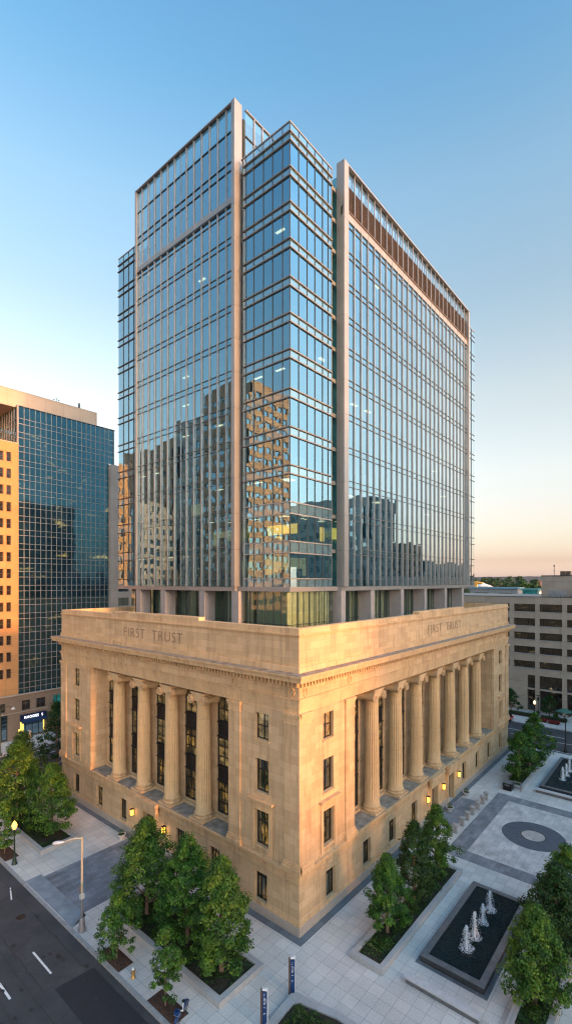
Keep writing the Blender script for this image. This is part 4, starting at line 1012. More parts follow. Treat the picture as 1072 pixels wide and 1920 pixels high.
# ---------------------------------------------------------------- PLANTERS
def shrubmesh(seed,r,h,mat='shrub'):
    random.seed(seed); mb=MB()
    for k in range(int(260)):
        d=Vector((random.gauss(0,1),random.gauss(0,1),abs(random.gauss(0,1)))).normalized()*(random.random()**.3)
        p=Vector((d.x*r,d.y*r,d.z*h)); n=(d+Vector((random.uniform(-1,1),random.uniform(-1,1),random.uniform(-.5,1)))*.7).normalized()
        a=n.cross(Vector((random.random()-.5,random.random()-.5,random.random()))).normalized(); b=n.cross(a); s=.11*random.uniform(.6,1.2)
        mb.add([p-a*s,p+b*s*.5,p+a*s,p-b*s*.5],[(0,1,2,3)],mat)
    return mb
shr=[]
def planter(name,label,x0,x1,y0,y1,h,t,n,seed,grp,lab,taper=None):
    o=thing(name,label,'planter',((x0+x1)/2,(y0+y1)/2,0),world=True)
    m=MB(); m.box(x0,x0+t,y0,y1,0,h,'coping');m.box(x1-t,x1,y0,y1,0,h,'coping');m.box(x0+t,x1-t,y0,y0+t,0,h,'coping');m.box(x0+t,x1-t,y1-t,y1,0,h,'coping')
    m.build('kerb_wall',o,bevel=.015)
    m=MB(); m.box(x0+t,x1-t,y0+t,y1-t,.0,h-.14,'soil_dark'); m.build('soil',o)
    random.seed(seed)
    g=MB()   # low ground cover, uncountable
    for k in range(int((x1-x0)*(y1-y0)*46)):
        x=random.uniform(x0+t+.08,x1-t-.08); y=random.uniform(y0+t+.08,y1-t-.08)
        if noise.noise(Vector((x*.8,y*.8,seed)))<-.15: continue
        z=h-.12+random.random()*.14; n_=Vector((random.uniform(-.7,.7),random.uniform(-.7,.7),1)).normalized(); a=n_.cross(Vector((random.random()-.5,random.random()-.5,.1))).normalized(); b=n_.cross(a); s=.10*random.uniform(.6,1.3)
        p=Vector((x,y,z)); g.add([p-a*s,p+b*s*.5,p+a*s,p-b*s*.5],[(0,1,2,3)],'leaf2')
    stuff(g.build('ground_cover'),'low green ground cover in the '+lab,'ground cover')
    for k in range(n):
        r=random.uniform(.28,.5); x=random.uniform(x0+t+.4,x1-t-.4); y=random.uniform(y0+t+.4,y1-t-.4)
        if not shr:
            for q in range(3): shr.append(shrubmesh(q+3,1,1.1).build('shrub')); 
            for q in shr: q.hide_render=False
            src=None
        q=shr[k%3]; c=q.copy() if q.get('used') else q
        if not q.get('used'): q['used']=1
        else: COL.objects.link(c)
        if 'used' in c and c is not q: del c['used']
        c.location=(x,y,h-.15); c.scale=(r*1.5,r*1.5,r*1.4); c.rotation_euler=(0,0,random.random()*6)
        tag(c,'low rounded shrub in the '+lab,'shrub','shrubs in the '+lab)
    return o
planter('granite_planter','big raised granite planter with trees beside the near street at the bank corner',-8.15,-4.0,-.1,13.4,.45,.42,16,40,'a','big corner planter')
planter('granite_planter','dark raised planter left of the driveway under the round tree',-8.0,-4.3,26.2,42,.42,.4,8,41,'b','planter left of the driveway')
planter('granite_planter','long raised planter between the bank and the fountain',.75,15.8,-6.65,-4.1,.45,.38,18,42,'c','long planter by the fountain')
planter('granite_planter','raised planter with trees at the lower right corner of the photo',2.0,24.0,-16.5,-14.2,.45,.4,16,43,'d','planter at the lower right')
planter('granite_planter','far plaza planter beyond the black bin',38.5,55.0,-6.1,-3.6,.42,.35,12,44,'e','far plaza planter')
# flared planter at the bottom with shrubs
o=thing('corner_planter','pale kerbed planter with bright shrubs at the bottom, touching the blue sign','planter',(-7,-6,0),world=True)
pts=[(-4.2,-3.2),(-4.55,-2.95),(-9.3,-3.3),(-9.3,-12),(-3.6,-12),(-3.6,-6.2)]
inn=[(-4.75,-3.75),(-5.0,-3.55),(-8.9,-3.8),(-8.9,-11.6),(-4.1,-11.6),(-4.1,-6.2)]
m=MB(); n=len(pts); m.add([(x,y,0) for x,y in pts]+[(x,y,.3) for x,y in pts]+[(x,y,.3) for x,y in inn]+[(x,y,.1) for x,y in inn],
 [(i,(i+1)%n,n+(i+1)%n,n+i)[::-1] for i in range(n)]+[(n+i,n+(i+1)%n,2*n+(i+1)%n,2*n+i)[::-1] for i in range(n)]+[(2*n+i,2*n+(i+1)%n,3*n+(i+1)%n,3*n+i)[::-1] for i in range(n)],'coping'); m.build('kerb_wall',o)
m=MB(); m.prism(inn,.02,.2,'soil_dark'); m.build('soil',o)
random.seed(9)
for k,(x,y,r) in enumerate(((-5.3,-4.3,.6),(-6.2,-4.4,.62),(-5.1,-5.2,.6),(-6.0,-5.4,.7),(-7.1,-4.5,.6),(-4.9,-6.2,.5),(-5.8,-6.5,.7),(-6.9,-5.6,.7),(-7.8,-5.0,.6),(-5.0,-7.3,.6),(-7.9,-6.3,.7))):
    c=shr[k%3].copy(); COL.objects.link(c); 
    if 'used' in c: del c['used']
    c.location=(x,y,.15); c.scale=(r,r,r*.95); c.rotation_euler=(0,0,k*1.3); tag(c,'bright green rounded shrub in the pale kerbed planter at the bottom','shrub','shrubs in the bottom planter')
for q in shr:
    if 'used' in q: del q['used']
# tree pits
for k,(x0,x1,y0,y1,lb) in enumerate(((-10.68,-9.5,7.4,10.1,'dark mulch square around the small tree by the tall street light'),(-10.68,-9.5,1.2,4.0,'dark mulch square around the slim tree near the hydrant'),(-10.68,-9.4,27.7,30.6,'dark mulch square beside the lit lamp post'))):
    m=MB(); n=14; vs=[]
    for j in range(n+1):
        for i in range(n+1):
            e=min(i,j,n-i,n-j); vs.append((x0+(x1-x0)*i/n,y0+(y1-y0)*j/n,.006+(.06*min(1,e/3)+.035*noise.noise(Vector((i*.9,j*.9,k)))*(e>0))))
    m.add(vs,[(j*(n+1)+i,j*(n+1)+i+1,(j+1)*(n+1)+i+1,(j+1)*(n+1)+i) for j in range(n) for i in range(n)],'soil'); tag(m.build('tree_pit'),lb,'tree pit')
# ---------------------------------------------------------------- FOUNTAINS
def jet(name,x,y,z,h,r,seed):
    mb=MB(); random.seed(seed)
    prof=[(r*((.20+.72*(1-t)**2.2)*(1 if t<.9 else max(.12,(1-((t-.9)/.1)**2)**.5))),z+h*t) for t in [i/16 for i in range(17)]]
    n=28; vs=[];fs=[]
    for j,(rr,zz) in enumerate(prof):
        for i in range(n):
            a=2*PI*i/n; q=rr*(1+.35*noise.noise(Vector((math.cos(a)*3,math.sin(a)*3,zz*3+seed))))
            vs.append((x+q*math.cos(a),y+q*math.sin(a),zz+.06*noise.noise(Vector((a*2,zz*6,seed)))))
    for j in range(len(prof)-1):
        for i in range(n):
            k=(i+1)%n; fs.append((j*n+i,j*n+k,(j+1)*n+k,(j+1)*n+i))
    mb.add(vs,fs,'froth',True); mb.lathe(x,y,[(r*.28,z),(r*.15,z+h*.4),(r*.09,z+h*.9),(r*.03,z+h)],'foam',n=12)
    for k in range(900):
        a=random.random()*2*PI; v_=random.random(); t=v_*2
        rise=t<1; hh=h*(1-(1-t)**2) if rise else h*(1-(t-1)**2)
        rr=r*(.08+.12*random.random()) if rise else r*(.15+1.25*(t-1)*random.random()**.6)
        s=.008+.014*random.random()**2; c=Vector((x+rr*math.cos(a),y+rr*math.sin(a),z+.02+hh*random.uniform(.82,1.03)))
        mb.add([c+Vector(v)*s for v in ((1,0,-1.6),(-.5,.87,-1.6),(-.5,-.87,-1.6),(0,0,2.2))],[(0,2,1),(0,1,3),(1,2,3),(2,0,3)],'foam')
    m2=MB(); n=40; vs=[];fs=[]
    for j in range(5):
        for i in range(n):
            a=2*PI*i/n; rr=r*(.45+.27*j)*(1+.2*noise.noise(Vector((a,j,seed)))); vs.append((x+rr*math.cos(a),y+rr*math.sin(a),z+.03+.03*math.sin(j*2+a*5)))
    for j in range(4):
        for i in range(n): k=(i+1)%n; fs.append((j*n+i,j*n+k,(j+1)*n+k,(j+1)*n+i)[::-1])
    m2.add(vs,fs,'froth',True)
    for rr in (r*2.3,r*3.1,r*4.0):
        vs=[]
        for q in (-.02,0,.02):
            for i in range(60):
                a=2*PI*i/60; w_=1+.05*noise.noise(Vector((math.cos(a)*2,math.sin(a)*2,rr*3))); vs.append((x+(rr+q)*w_*math.cos(a),y+(rr+q)*w_*math.sin(a),z+(.022 if q==0 else -.012)))
        m2.add(vs,[(j*60+i,j*60+(i+1)%60,(j+1)*60+(i+1)%60,(j+1)*60+i)[::-1] for j in range(2) for i in range(60)],'water',True)
    o=mb.build('water_jet'); o2=m2.build('foam_ring',o,loc=(0,0,0)); return o
M['foam']=plain('solid_foam',(.78,.84,.9),.5,0,.1,6,0)
def pool(label,x0,x1,y0,y1,h,t,apron):
    o=thing('fountain_pool',label,'fountain',((x0+x1)/2,(y0+y1)/2,0),world=True)
    m=MB()
    m.box(x0+.12,x1-.12,y0+.12,y1-.12,.0,.16,'blackstone')
    for a in ((x0,x0+t,y0,y1),(x1-t,x1,y0,y1),(x0+t,x1-t,y0,y0+t),(x0+t,x1-t,y1-t,y1)): m.box(*a,0.02,h-.08,'blackstone')
    m.build('basin',o); m=MB()
    for a in ((x0-.02,x0+t,y0-.02,y1+.02),(x1-t,x1+.02,y0-.02,y1+.02),(x0+t,x1-t,y0-.02,y0+t),(x0+t,x1-t,y1-t,y1+.02)): m.box(*a,h-.079,h,'rimstone')
    m.build('rim',o,bevel=.01)
    m=MB(); n=2; m.sheet(x0+t,x1-t,y0+t,y1-t,h-.10,'water'); m.build('pool_water',o)
    m=MB(); ringrect(m,x0-apron,x1+apron,y0-apron,y1+apron,apron,.006,'strip'); m.build('drain_surround',o)
pool('black granite fountain pool with four white jets in the plaza',3.7,14.6,-12.45,-8.05,.52,.42,.28)
pool('far black fountain pool at the right edge beyond the paving circle',40.4,53.6,-12.2,-7.7,.52,.4,.25)
jl=['nearest and broadest white water jet in the near pool','second white water jet in the near pool, tallest','third white water jet in the near pool, thinnest','farthest white water jet in the near pool']
for k,(x,y,h,r) in enumerate(((6.45,-10.35,1.62,.36),(8.0,-10.4,1.85,.34),(9.9,-10.38,1.45,.27),(11.75,-10.33,1.55,.33))): tag(jet('w',x,y,.43,h,r,k),jl[k],'water jet')
for k,(x,y,h) in enumerate(((44.5,-9.6,1.7),(46.4,-9.7,1.6),(48.3,-9.75,1.7))): tag(jet('w',x,y,.43,h,.3,k+9),['nearest','middle','farthest'][k]+' white water jet in the far pool at the right edge','water jet')
# bench
def bench(label,x0,x1,y0,y1):
    o=thing('stone_bench',label,'bench',((x0+x1)/2,(y0+y1)/2,0),world=True)
    m=MB(); m.box(x0,x1,y0,y1,.34,.46,'bench'); m.build('seat',o,bevel=.012)
    m=MB(); m.box(x0+.1,x1-.1,y0+.15,y1-.15,0,.339,'rimstone'); m.build('base',o)
bench('long pale stone bench in front of the near fountain pool',1.25,1.85,-13.0,-7.95)
bench('pale stone bench before the far fountain pool at the right edge',39.0,39.6,-12.5,-7.4)
# bollards
bl=['nearest granite bollard, half hidden by the tree','second granite bollard from the tree','third granite bollard from the tree','fourth granite bollard, in front of the entrance','fifth granite bollard, with a dark plaque side','sixth granite bollard, just before the last one','last granite bollard, farthest along the entrance']
def bollard(x,y):
    m=MB(); m.lathe(0,0,[(.27,0),(.26,.05),(.25,.78)],'bollard',n=4,smooth=False); m.lathe(0,0,[(.30,.78),(.33,.84),(.33,.92),(.26,.98),(.08,1.0)],'bollard',n=18,smooth=False); return m
bo=None
for k,x in enumerate((22.6,24.6,26.2,27.85,29.6,31.4,32.7)):
    if bo is None: bo=bollard(0,0).build('stone_bollard'); o=bo
    else: o=bo.copy(); COL.objects.link(o)
    o.location=(x,-3.4,.0); tag(o,bl[k],'bollard','granite bollards before the entrance')
    o.rotation_euler=(0,0,PI/4)
# urn planters with clipped shrubs
def urn(x,y,label,ul):
    o=thing('stone_urn',ul,'planter pot',(x,y,0))
    m=MB(); m.lathe(0,0,[(.22,0),(.26,.06),(.2,.14),(.36,.3),(.44,.46),(.46,.52),(.38,.52),(.36,.44)],'pot',n=22); m.build('bowl',o,loc=(0,0,0))
    m=MB(); m.lathe(0,0,[(.37,.40),(.36,.44),(.01,.46)],'soil_dark',n=18); m.build('soil',o,loc=(0,0,0))
    c=shr[0].copy(); COL.objects.link(c); c.location=(x,y,.42); c.scale=(.34,.34,.62); tag(c,label,'shrub')
urn(26.95,-1.1,'conical shrub growing in the stone pot nearer the camera','pale stone pot between the two entrance doors')
urn(32.3,-1.1,'conical shrub growing in the farther stone pot','pale stone pot beyond the second entrance door')
urn(-1.2,22.9,'small shrub in the stone pot by the street side door','pale stone pot at the left side entrance drive')
# wall lanterns
def lantern(F,s,z,label):
    p=F.pt(s,0,z); o=thing('wall_lantern',label,'wall lantern',p)
    q=Face(F.k,0); m=MB(); q.box(m,-.12,.12,0,.06,-.28,.28,'black_metal'); q.box(m,-.17,.17,.06,.42,.30,.36,'black_metal'); q.box(m,-.14,.14,.08,.38,-.36,-.31,'black_metal')
    for a in (-.15,.13):
        for d in (.08,.36): q.box(m,a,a+.02,d,d+.02,-.31,.30,'black_metal')
    m.build('cage',o,loc=(0,0,0)); m=MB(); q.box(m,-.125,.125,.105,.355,-.30,.29,'lantern'); m.build('lamp_glass',o,loc=(0,0,0))
    add_point(F.pt(s,.75,z),(1,.55,.15),9,.12)
def add_point(loc,col,e,r):
    l=bpy.data.lights.new('lamp_light','POINT'); l.energy=e; l.color=col; l.shadow_soft_size=r; o=bpy.data.objects.new('lamp_light',l); COL.objects.link(o); o.location=loc
lantern(FR,22.9,2.55,'lit amber wall lantern left of the first plaza door'); lantern(FR,27.35,2.55,'lit amber wall lantern between the two plaza doors'); lantern(FR,32.2,2.55,'lit amber wall lantern right of the second plaza door')
lantern(FL,22.5,2.55,'lit amber wall lantern left of the street side door'); lantern(FL,16.9,2.55,'lit amber wall lantern right of the street side door, behind the tree tops')
# ---------------------------------------------------------------- STREET FURNITURE
o=thing('street_light','tall cream street light with curved arm over the near road','street light',(-10.35,13.2,0))
m=MB(); m.lathe(0,0,[(.30,0),(.30,.12),(.24,.3),(.20,.9),(.15,1.0)],'polegrey',n=12); m.build('base',o,loc=(0,0,0))
m=MB(); m.lathe(0,0,[(.10,1.0),(.095,2.6)],'polegrey',n=12); m.lathe(0,0,[(.092,2.6),(.07,7.25)],'pole',n=12); m.build('pole',o,loc=(0,0,0))
m=MB(); m.box(-.14,.14,-.14,.14,2.5,2.85,'pot'); m.box(-.2,-.12,-.06,.06,2.9,3.6,'polegrey'); m.build('control_box',o,loc=(0,0,0))
# arm runs towards the road on the left
m=MB(); m.tube([(0,0,7.15),(-.35,.25,7.2),(-.75,.6,7.1),(-1.05,.9,6.95)],[.05,.045,.04,.035],'pole',n=8); m.build('arm',o,loc=(0,0,0))
m=MB(); d=Vector((-.72,.69,-.12)).normalized(); p=Vector((-1.0,.86,6.97))
m.tube([p,p+d*.12,p+d*.35,p+d*.62,p+d*.8,p+d*.86],[.05,.10,.15,.16,.11,.03],'lamphead',n=12); m.build('lamp_head',o,loc=(0,0,0))
def post(name,label,x,y,h,mat,globe,lit,far=False,light=True):
    o=thing(name,label,'street lamp',(x,y,0))
    s=h/3.8
    m=MB(); m.lathe(0,0,[(.26,0),(.26,.08),(.17,.18),(.19,.4),(.12,.62),(.09,.7)],mat,n=12); m.build('base',o,loc=(0,0,0))
    m=MB(); m.lathe(0,0,[(.075,.7),(.055,h-.45),(.10,h-.42),(.13,h-.36)],mat,n=12); m.build('pole',o,loc=(0,0,0))
    m=MB()
    if globe: m.lathe(0,0,[(.10,h-.36),(.2,h-.2),(.24,h),(.19,h+.18),(.10,h+.30),(.03,h+.42)],globe,n=16)
    m.build('globe',o,loc=(0,0,0))
    if light: add_point((x,y,h+.75),(1,.6,.2),14,.2)
    return o
post('street_lamp','green lamp post with glowing amber globe at the left kerb',-10.25,26.6,3.7,'green_metal','globe',1)
post('street_lamp','dark lamp post with pale lit globe across the right hand road',74.4,.65,3.4,'black_metal','globe_far',1,light=False)
def bpole(x,y,h,label,mat='black_metal',r=.07):
    o=thing('utility_pole',label,'pole',(x,y,0)); m=MB(); m.lathe(0,0,[(.16,0),(.16,.3),(r,.45),(r*.7,h)],mat,n=10); m.build('pole',o,loc=(0,0,0))
    m=MB(); m.box(-.06,.06,-.45,.45,h,h+.12,mat); m.box(-.1,.1,-.16,.16,h-.9,h-.3,mat); m.build('crossarm',o,loc=(0,0,0)); return o
bpole(74.8,.1,4.7,'slim black pole just behind the lit globe lamp across the road')
bpole(-.8,47.0,6.3,'cream pole rising from the trees at the back street','pole',.09)
o=thing('street_light','black street lamp with wide dark twin head at the right edge','street light',(58.2,-7.5,0))
m=MB(); m.lathe(0,0,[(.32,0),(.32,.15),(.18,.35),(.14,.8),(.10,.9),(.07,5.4)],'black_metal',n=12); m.build('pole',o,loc=(0,0,0))
m=MB()
for a in range(6): 
    c,s_=math.cos(a*PI/3),math.sin(a*PI/3); m.tube([(0,0,5.3),(c*.35,s_*.35,5.5),(c*.7,s_*.7,5.75)],.025,'black_metal',n=5); m.lathe(c*.7,s_*.7,[(.05,5.7),(.17,5.78),(.1,5.9)],'black_metal',n=8)
m.build('lamp_head',o,loc=(0,0,0))
o=thing('street_light','dark street light by the shop corner at the far left, round head','street light',(-.3,59.0,0))
m=MB(); m.lathe(0,0,[(.2,0),(.2,.3),(.08,.5),(.06,7.2)],'green_metal',n=10); m.build('pole',o,loc=(0,0,0))
m=MB(); m.tube([(0,0,6.9),(.9,-.1,7.5),(1.6,-.1,7.2)],.05,'green_metal',n=6); m.lathe(1.75,-.1,[(.1,7.2),(.33,6.95),(.3,6.85)],'lamphead',n=12); m.build('lamp_head',o,loc=(0,0,0))
o=thing('traffic_signal','yellow traffic signal on a pole beside the shop windows','traffic signal',(3.2,60.0,0))
m=MB(); m.lathe(0,0,[(.13,0),(.07,.3),(.06,3.6)],'pole',n=8); m.build('pole',o,loc=(0,0,0))
m=MB(); m.box(-.52,-.12,-.2,.16,1.9,3.1,'shop'); m.box(-.5,-.14,-.24,-.201,1.95,2.25,'black_metal'); m.box(-.5,-.14,-.24,-.201,2.35,2.65,'black_metal'); m.build('signal_head',o,loc=(0,0,0))
# hydrant
o=thing('fire_hydrant','gold fire hydrant on the pavement between the two mulch squares','fire hydrant',(-10.25,6.25,0))
m=MB(); m.lathe(0,0,[(.15,0),(.15,.05),(.10,.07),(.10,.50),(.13,.52),(.13,.56)],'gold',n=16); m.build('barrel',o,loc=(0,0,0))
m=MB(); m.lathe(0,0,[(.12,.56),(.11,.66),(.06,.72),(.03,.74),(.03,.79)],'lamphead',n=16); m.build('bonnet',o,loc=(0,0,0))
for d in ((1,0),(-1,0),(0,-1)):
    m=MB(); m.tube([(d[0]*.08,d[1]*.08,.42),(d[0]*.18,d[1]*.18,.42)],.055,'gold',n=10); m.build('outlet_cap',o,loc=(0,0,0))
# blue wayfinding signs
def sign(x,y,h,label,rz,lines):
    o=thing('wayfinding_sign',label,'sign',(x,y,0),rz=rz)
    m=MB(); m.box(-.15,.15,-.04,.04,.05,h,'navy'); m.build('panel',o,loc=(0,0,0))
    m=MB(); m.box(-.26,-.153,-.09,.09,0,h+.02,'brown_metal'); m.build('post',o,loc=(0,0,0))
    m=MB(); m.box(.153,.18,-.05,.05,0.05,h+.2,'white'); m.build('edge_strip',o,loc=(0,0,0))
    m=MB(); m.box(-.15,.15,-.08,.06,h+.002,h+.12,'white'); m.box(-.13,.06,-.06,.05,h+.12,h+.15,'lamphead'); m.build('head',o,loc=(0,0,0))
    m=MB()
    for z,ws in lines:
        x0=-.07
        for w in ws: m.box(x0,x0+w*.6,-.048,-.0405,z,z+.022,'white'); x0+=w*.6+.02
    m.build('lettering',o,loc=(0,0,0))
L1=[(2.02,[.05,.05]),(1.92,[.1]),(1.78,[.18]),(1.70,[.2,.06]),(1.62,[.16,.1]),(1.54,[.12,.08]),(1.46,[.2]),(1.38,[.14]),(1.2,[.1,.1]),(.85,[.22]),(.78,[.08])]
sign(-4.2,-2.82,2.3,'blue wayfinding sign standing at the tip of the bottom planter',R(-48),L1)
sign(-7.12,-3.05,2.25,'dark blue sign cut off by the bottom edge, left of the shrubs',R(-60),L1)
# bin and wooden rail by the far planter
o=thing('litter_bin','black litter bin beside the far plaza planter','litter bin',(37.7,-4.6,0))
m=MB(); m.box(-.55,.55,-.5,.5,0.02,.95,'black_metal'); m.box(-.6,.6,-.55,.55,.95,1.02,'polegrey'); m.build('body',o,loc=(0,0,0)); m=MB(); m.box(-.56,-.552,-.3,.3,.6,.8,'rimstone'); m.build('slot',o,loc=(0,0,0))
o=thing('rail_frame','grey rail frame next to the black litter bin','rail',(37.9,-5.7,0))
m=MB(); 
for y in (-.35,.35): m.box(-.05,.05,y-.05,y+.05,0,1.25,'polegrey')
m.box(-.04,.04,-.35,.35,1.1,1.2,'polegrey'); m.box(-.04,.04,-.35,.35,.4,.48,'polegrey'); m.build('frame',o,loc=(0,0,0))
# navy bicycle at the bottom edge
o=thing('bicycle','navy and white hire bicycle standing by the slim tree at the bottom edge','bicycle',(-10.0,1.25,0),rz=R(205))
def torus(mb,cx,z,r,t,mat,n=28):
    mb.tube([(cx+r*math.cos(2*PI*k/n),0,z+r*math.sin(2*PI*k/n)) for k in range(n+1)],t,mat,n=8)
for cx in (-.5,.5):
    m=MB(); torus(m,cx,.33,.31,.025,'tyre'); m.lathe(cx,0,[(.03,.3),(.03,.36)],'lamphead',n=8)
    for k in range(10):
        a=2*PI*k/10; m.tube([(cx,0,.33),(cx+.3*math.cos(a),0,.33+.3*math.sin(a))],.004,'lamphead',n=4)
    m.build('wheel',o,loc=(0,0,0))
m=MB(); m.tube([(-.5,0,.33),(-.1,0,.38),(.28,0,.72),(.42,0,.9)],.035,'white'); m.tube([(-.1,0,.38),(-.2,0,.85)],.03,'white'); m.tube([(.36,0,.78),(.5,0,.33)],.028,'white'); m.build('frame',o,loc=(0,0,0))
for cx in (-.5,.5):
    m=MB(); vs=[];n=14
    for k in range(n+1):
        a=R(10)+(R(160))*k/n
        for y in (-.07,.07): vs.append((cx+.37*math.cos(a),y,.33+.37*math.sin(a)))
    m.add(vs,[(2*k,2*k+1,2*k+3,2*k+2) for k in range(n)],'navy'); 
    m.add([(cx+.36*math.cos(R(10+160*k/10)),.071,.33+.36*math.sin(R(10+160*k/10))) for k in range(11)],[tuple(range(11))],'darknavy'); m.add([(cx+.36*math.cos(R(10+160*k/10)),-.071,.33+.36*math.sin(R(10+160*k/10))) for k in range(11)],[tuple(range(11))[::-1]],'darknavy'); m.build('mudguard',o,loc=(0,0,0))
m=MB(); m.tube([(.42,-.28,1.0),(.44,0,.98),(.42,.28,1.0)],.018,'tyre'); m.tube([(.42,0,.88),(.44,0,.98)],.02,'white'); m.build('handlebar',o,loc=(0,0,0))
m=MB(); m.lathe(-.22,0,[(.05,.85),(.12,.88),(.10,.93)],'tyre',n=12); m.build('saddle',o,loc=(0,0,0))
m=MB(); m.box(.5,.75,-.16,.16,.78,.80,'lamphead'); m.box(.5,.52,-.16,.16,.8,1.0,'navy'); m.box(.73,.75,-.16,.16,.8,1.0,'navy'); m.box(.52,.73,-.16,-.14,.8,1.0,'navy'); m.box(.52,.73,.14,.16,.8,1.0,'navy'); m.build('basket',o,loc=(0,0,0))
# parked car
def car(x,y,rz,label):
    o=thing('parked_car',label,'car',(x,y,-.14),rz=rz)
    Lc=4.5; prof=[(-2.25,.35),(-2.25,.85),(-2.1,1.0),(-1.9,1.5),(-1.5,1.62),(.2,1.62),(1.0,1.08),(2.0,.92),(2.25,.7),(2.25,.35)]
    m=MB()
    def ex(pr,w0,wt,mat):
        n=len(pr); vs=[(px,-(w0 if pz<1.05 else wt),pz) for px,pz in pr]+[(px,(w0 if pz<1.05 else wt),pz) for px,pz in pr]
        m.add(vs,[tuple(range(n)),tuple(range(n,2*n))[::-1]]+[(i,n+i,n+(i+1)%n,(i+1)%n) for i in range(n)],mat)
    ex(prof,.9,.72,'carpaint'); m.build('body',o,loc=(0,0,0),bevel=.04)
    for s_ in (-1,1):
        m=MB(); m.add([(-1.85,s_*.87,1.06),(.85,s_*.87,1.08),(.2,s_*.735,1.55),(-1.75,s_*.735,1.52)],[(0,1,2,3) if s_>0 else (3,2,1,0)],'carglass'); m.build('window',o,loc=(0,0,0))
        m=MB(); m.box(-2.3,-2.2,s_*.88-(.22 if s_>0 else 0),s_*.88+(.0 if s_>0 else .22),.78,1.02,'red'); m.build('tail_light',o,loc=(0,0,0))
        for cx in (-1.4,1.4):
            m=MB(); m.tube([(cx,s_*.72,.33),(cx,s_*.93,.33)],.33,'tyre',n=20); w=m.build('wheel',o,loc=(0,0,0)); m=MB(); m.tube([(cx,s_*.90,.33),(cx,s_*.945,.33)],.2,'lamphead',n=14); m.build('rim',w,loc=(0,0,0))
    m=MB(); m.add([(-2.13,-.6,1.05),(-2.13,.6,1.05),(-1.93,.6,1.47),(-1.93,-.6,1.47)],[(3,2,1,0)],'carglass'); m.build('rear_window',o,loc=(0,0,0))
    m=MB(); m.box(-2.29,-2.26,-.25,.25,.6,.72,'white'); m.build('number_plate',o,loc=(0,0,0))
car(71.9-1.6,5.9,PI/2,'black car parked at the far kerb beyond the bank corner')
# flower beds and hedges across the road
def hedge(x0,x1,y0,y1,h,mat,label,cat,name):
    random.seed(int(x0*7+y0)); mb=MB()
    mb.box(x0+.1,x1-.1,y0+.1,y1-.1,0.0,h*.8,'soil_dark')
    for k in range(900):
        x=random.uniform(x0,x1);y=random.uniform(y0,y1);z=random.uniform(h*.3,h); n_=Vector((random.uniform(-1,1),random.uniform(-1,1),1)).normalized(); a=n_.cross(Vector((random.random()-.5,random.random()-.5,.2))).normalized(); b=n_.cross(a); s=.13
        p=Vector((x,y,z)); mb.add([p-a*s,p+b*s*.5,p+a*s,p-b*s*.5],[(0,1,2,3)],mat)
    tag(mb.build(name),label,cat)
hedge(75.6,76.7,1.4,9,.7,'leaf2','dark clipped hedge left of the lamp across the road','hedge','hedge')
hedge(75.6,76.7,-4.6,-.1,.7,'leaf2','dark clipped hedge right of the lamp across the road','hedge','hedge')
hedge(73.4,74.5,-1.6,-.3,.55,'redflower','low bed of dark red flowers, left one of two at the far kerb','flower bed','flower_bed')
hedge(73.2,74.3,-3.8,-1.9,.55,'redflower','low bed of dark red flowers, right one of two at the far kerb','flower bed','flower_bed')
o=thing('parasol','green parasol standing by the hedge across the road','parasol',(77.6,-3.9,0))
m=MB(); m.lathe(0,0,[(.03,0),(.03,2.3)],'pole',n=8); m.build('pole',o,loc=(0,0,0)); m=MB(); m.lathe(0,0,[(1.5,1.75),(.8,2.1),(.05,2.4)],'umbrella',n=8,smooth=False); m.build('canopy',o,loc=(0,0,0))
def haze():
    m=bpy.data.materials.new('haze_air'); m.use_nodes=True; nt=m.node_tree; nt.nodes.remove(nt.nodes['Principled BSDF'])
    v=nd(nt,'ShaderNodeVolumePrincipled'); v.inputs['Color'].default_value=(.78,.86,.95,1); v.inputs['Density'].default_value=HAZE; v.inputs['Anisotropy'].default_value=.2
    nt.links.new(v.outputs[0],nt.nodes['Material Output'].inputs['Volume'])
    M['haze']=m; b=MB(); b.box(-3200,3200,-3200,3200,-1.3,96,'haze'); o=b.build('haze'); stuff(o,'faint evening haze lying over the far town and hills','haze')
if HAZE: haze()
# ---------------------------------------------------------------- CAMERA, LIGHT, SKY
cam=bpy.data.cameras.new('camera'); co_=bpy.data.objects.new('camera',cam); COL.objects.link(co_)
co_.location=(-28.4307,-22.7604,27); co_.rotation_euler=(PI/2,0,R(40.242-90)); cam.sensor_fit='HORIZONTAL'; cam.sensor_width=36; cam.lens=898/1072*36
cam.shift_y=131/1072; cam.clip_end=6000; cam.clip_start=.3; SC.camera=co_
SUNV=Vector((-.008,-1,math.tan(R(10)))).normalized()
sl=bpy.data.lights.new('sun','SUN'); sl.energy=2.7; sl.angle=R(4.5); sl.color=(1,.37,.08); so=bpy.data.objects.new('sun',sl); COL.objects.link(so)
so.rotation_euler=SUNV.to_track_quat('Z','Y').to_euler()
w=bpy.data.worlds.new('World'); SC.world=w; w.use_nodes=True; nt=w.node_tree; bg=nt.nodes['Background']
sk=nt.nodes.new('ShaderNodeTexSky'); sk.sky_type='NISHITA'; sk.sun_disc=False; sk.sun_elevation=R(10); sk.sun_rotation=math.atan2(SUNV.x,SUNV.y)
sk.air_density=1.2; sk.dust_density=1.6; sk.ozone_density=1.6; sk.altitude=50
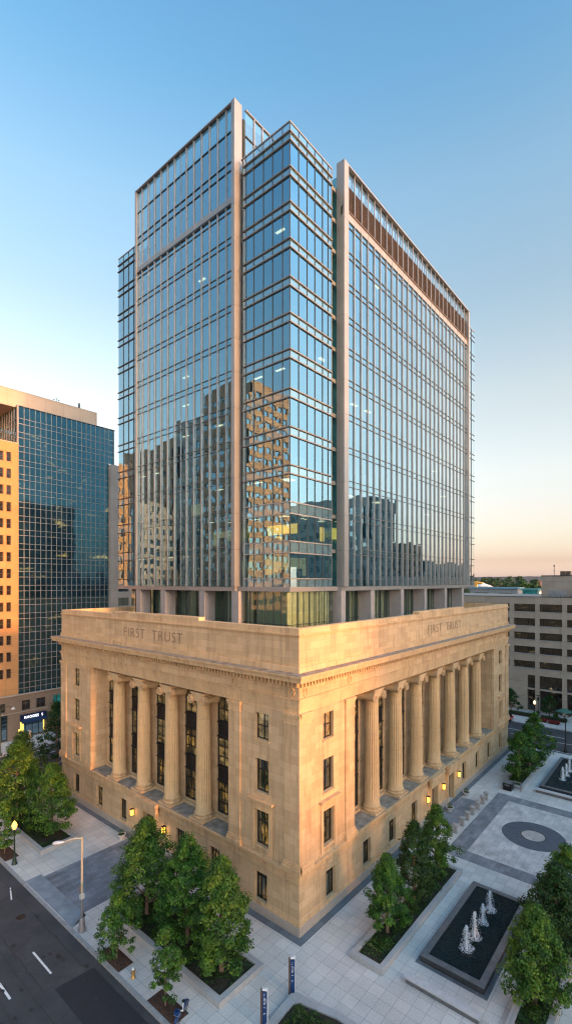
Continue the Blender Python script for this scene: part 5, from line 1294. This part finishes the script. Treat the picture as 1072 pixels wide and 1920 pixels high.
# sky graded by height above the horizon (pink haze, pale band, blue) and brighter on the sunset side
def lin_(c): return tuple((x/255/12.92 if x<10.3 else ((x/255+.055)/1.055)**2.4) for x in c)
T_=[(.0,(236,206,192)),(.011,(238,210,195)),(.04,(242,220,203)),(.08,(249,235,217)),(.1285,(245,246,240)),(.2135,(232,243,246)),(.344,(217,234,246)),(.49,(182,217,240)),(.616,(155,200,234)),(.727,(118,178,224)),(.85,(100,160,215)),(1,(85,142,205))]
N_=[(.0,(187,170,119)),(.011,(187,170,119)),(.04,(227,224,172)),(.08,(222,232,200)),(.1285,(208,236,227)),(.2135,(182,216,230)),(.344,(165,202,232)),(.49,(150,188,220)),(.616,(133,167,200)),(.727,(121,153,186)),(.85,(112,143,178)),(1,(105,136,172))]
K_=3.0
tc=nd(nt,'ShaderNodeTexCoord'); sp=nd(nt,'ShaderNodeSeparateXYZ'); nt.links.new(tc.outputs['Generated'],sp.inputs[0])
col=None
rr=nd(nt,'ShaderNodeValToRGB'); e=rr.color_ramp.elements
while len(e)<len(T_): e.new(.5)
for i,((s,t),(s2,n_)) in enumerate(zip(T_,N_)):
    lt,ln=lin_(tuple(min(252,c_*1.025) for c_ in t)),lin_(n_); e[i].position=s; e[i].color=tuple(min(1,x/y/K_) for x,y in zip(lt,ln))+(1,)
nt.links.new(sp.outputs[2],rr.inputs[0])
mulc=mul(nt,sk.outputs[0],rr.outputs[0])
dt=nd(nt,'ShaderNodeVectorMath',operation='DOT_PRODUCT'); nt.links.new(tc.outputs['Generated'],dt.inputs[0]); dt.inputs[1].default_value=(-.15,-.95,.28)
gl_=nd(nt,'ShaderNodeMapRange',interpolation_type='SMOOTHSTEP'); gl_.inputs[1].default_value=0.0; gl_.inputs[2].default_value=.9; gl_.inputs[3].default_value=1*K_; gl_.inputs[4].default_value=GLOW*K_
nt.links.new(dt.outputs['Value'],gl_.inputs[0])
vm=nd(nt,'ShaderNodeVectorMath',operation='SCALE'); nt.links.new(mulc,vm.inputs[0]); nt.links.new(gl_.outputs[0],vm.inputs['Scale'])
nt.links.new(vm.outputs[0],bg.inputs[0]); bg.inputs[1].default_value=.15*2/2**EXPO
SC.view_settings.view_transform='Standard'; SC.view_settings.look='None'; SC.view_settings.exposure=EXPO; SC.view_settings.gamma=1
SC.render.engine='CYCLES'; SC.render.filter_size=1.2; SC.cycles.filter_width=1.2
SC.cycles.max_bounces=8; SC.cycles.transparent_max_bounces=12; SC.cycles.glossy_bounces=4; SC.cycles.diffuse_bounces=3
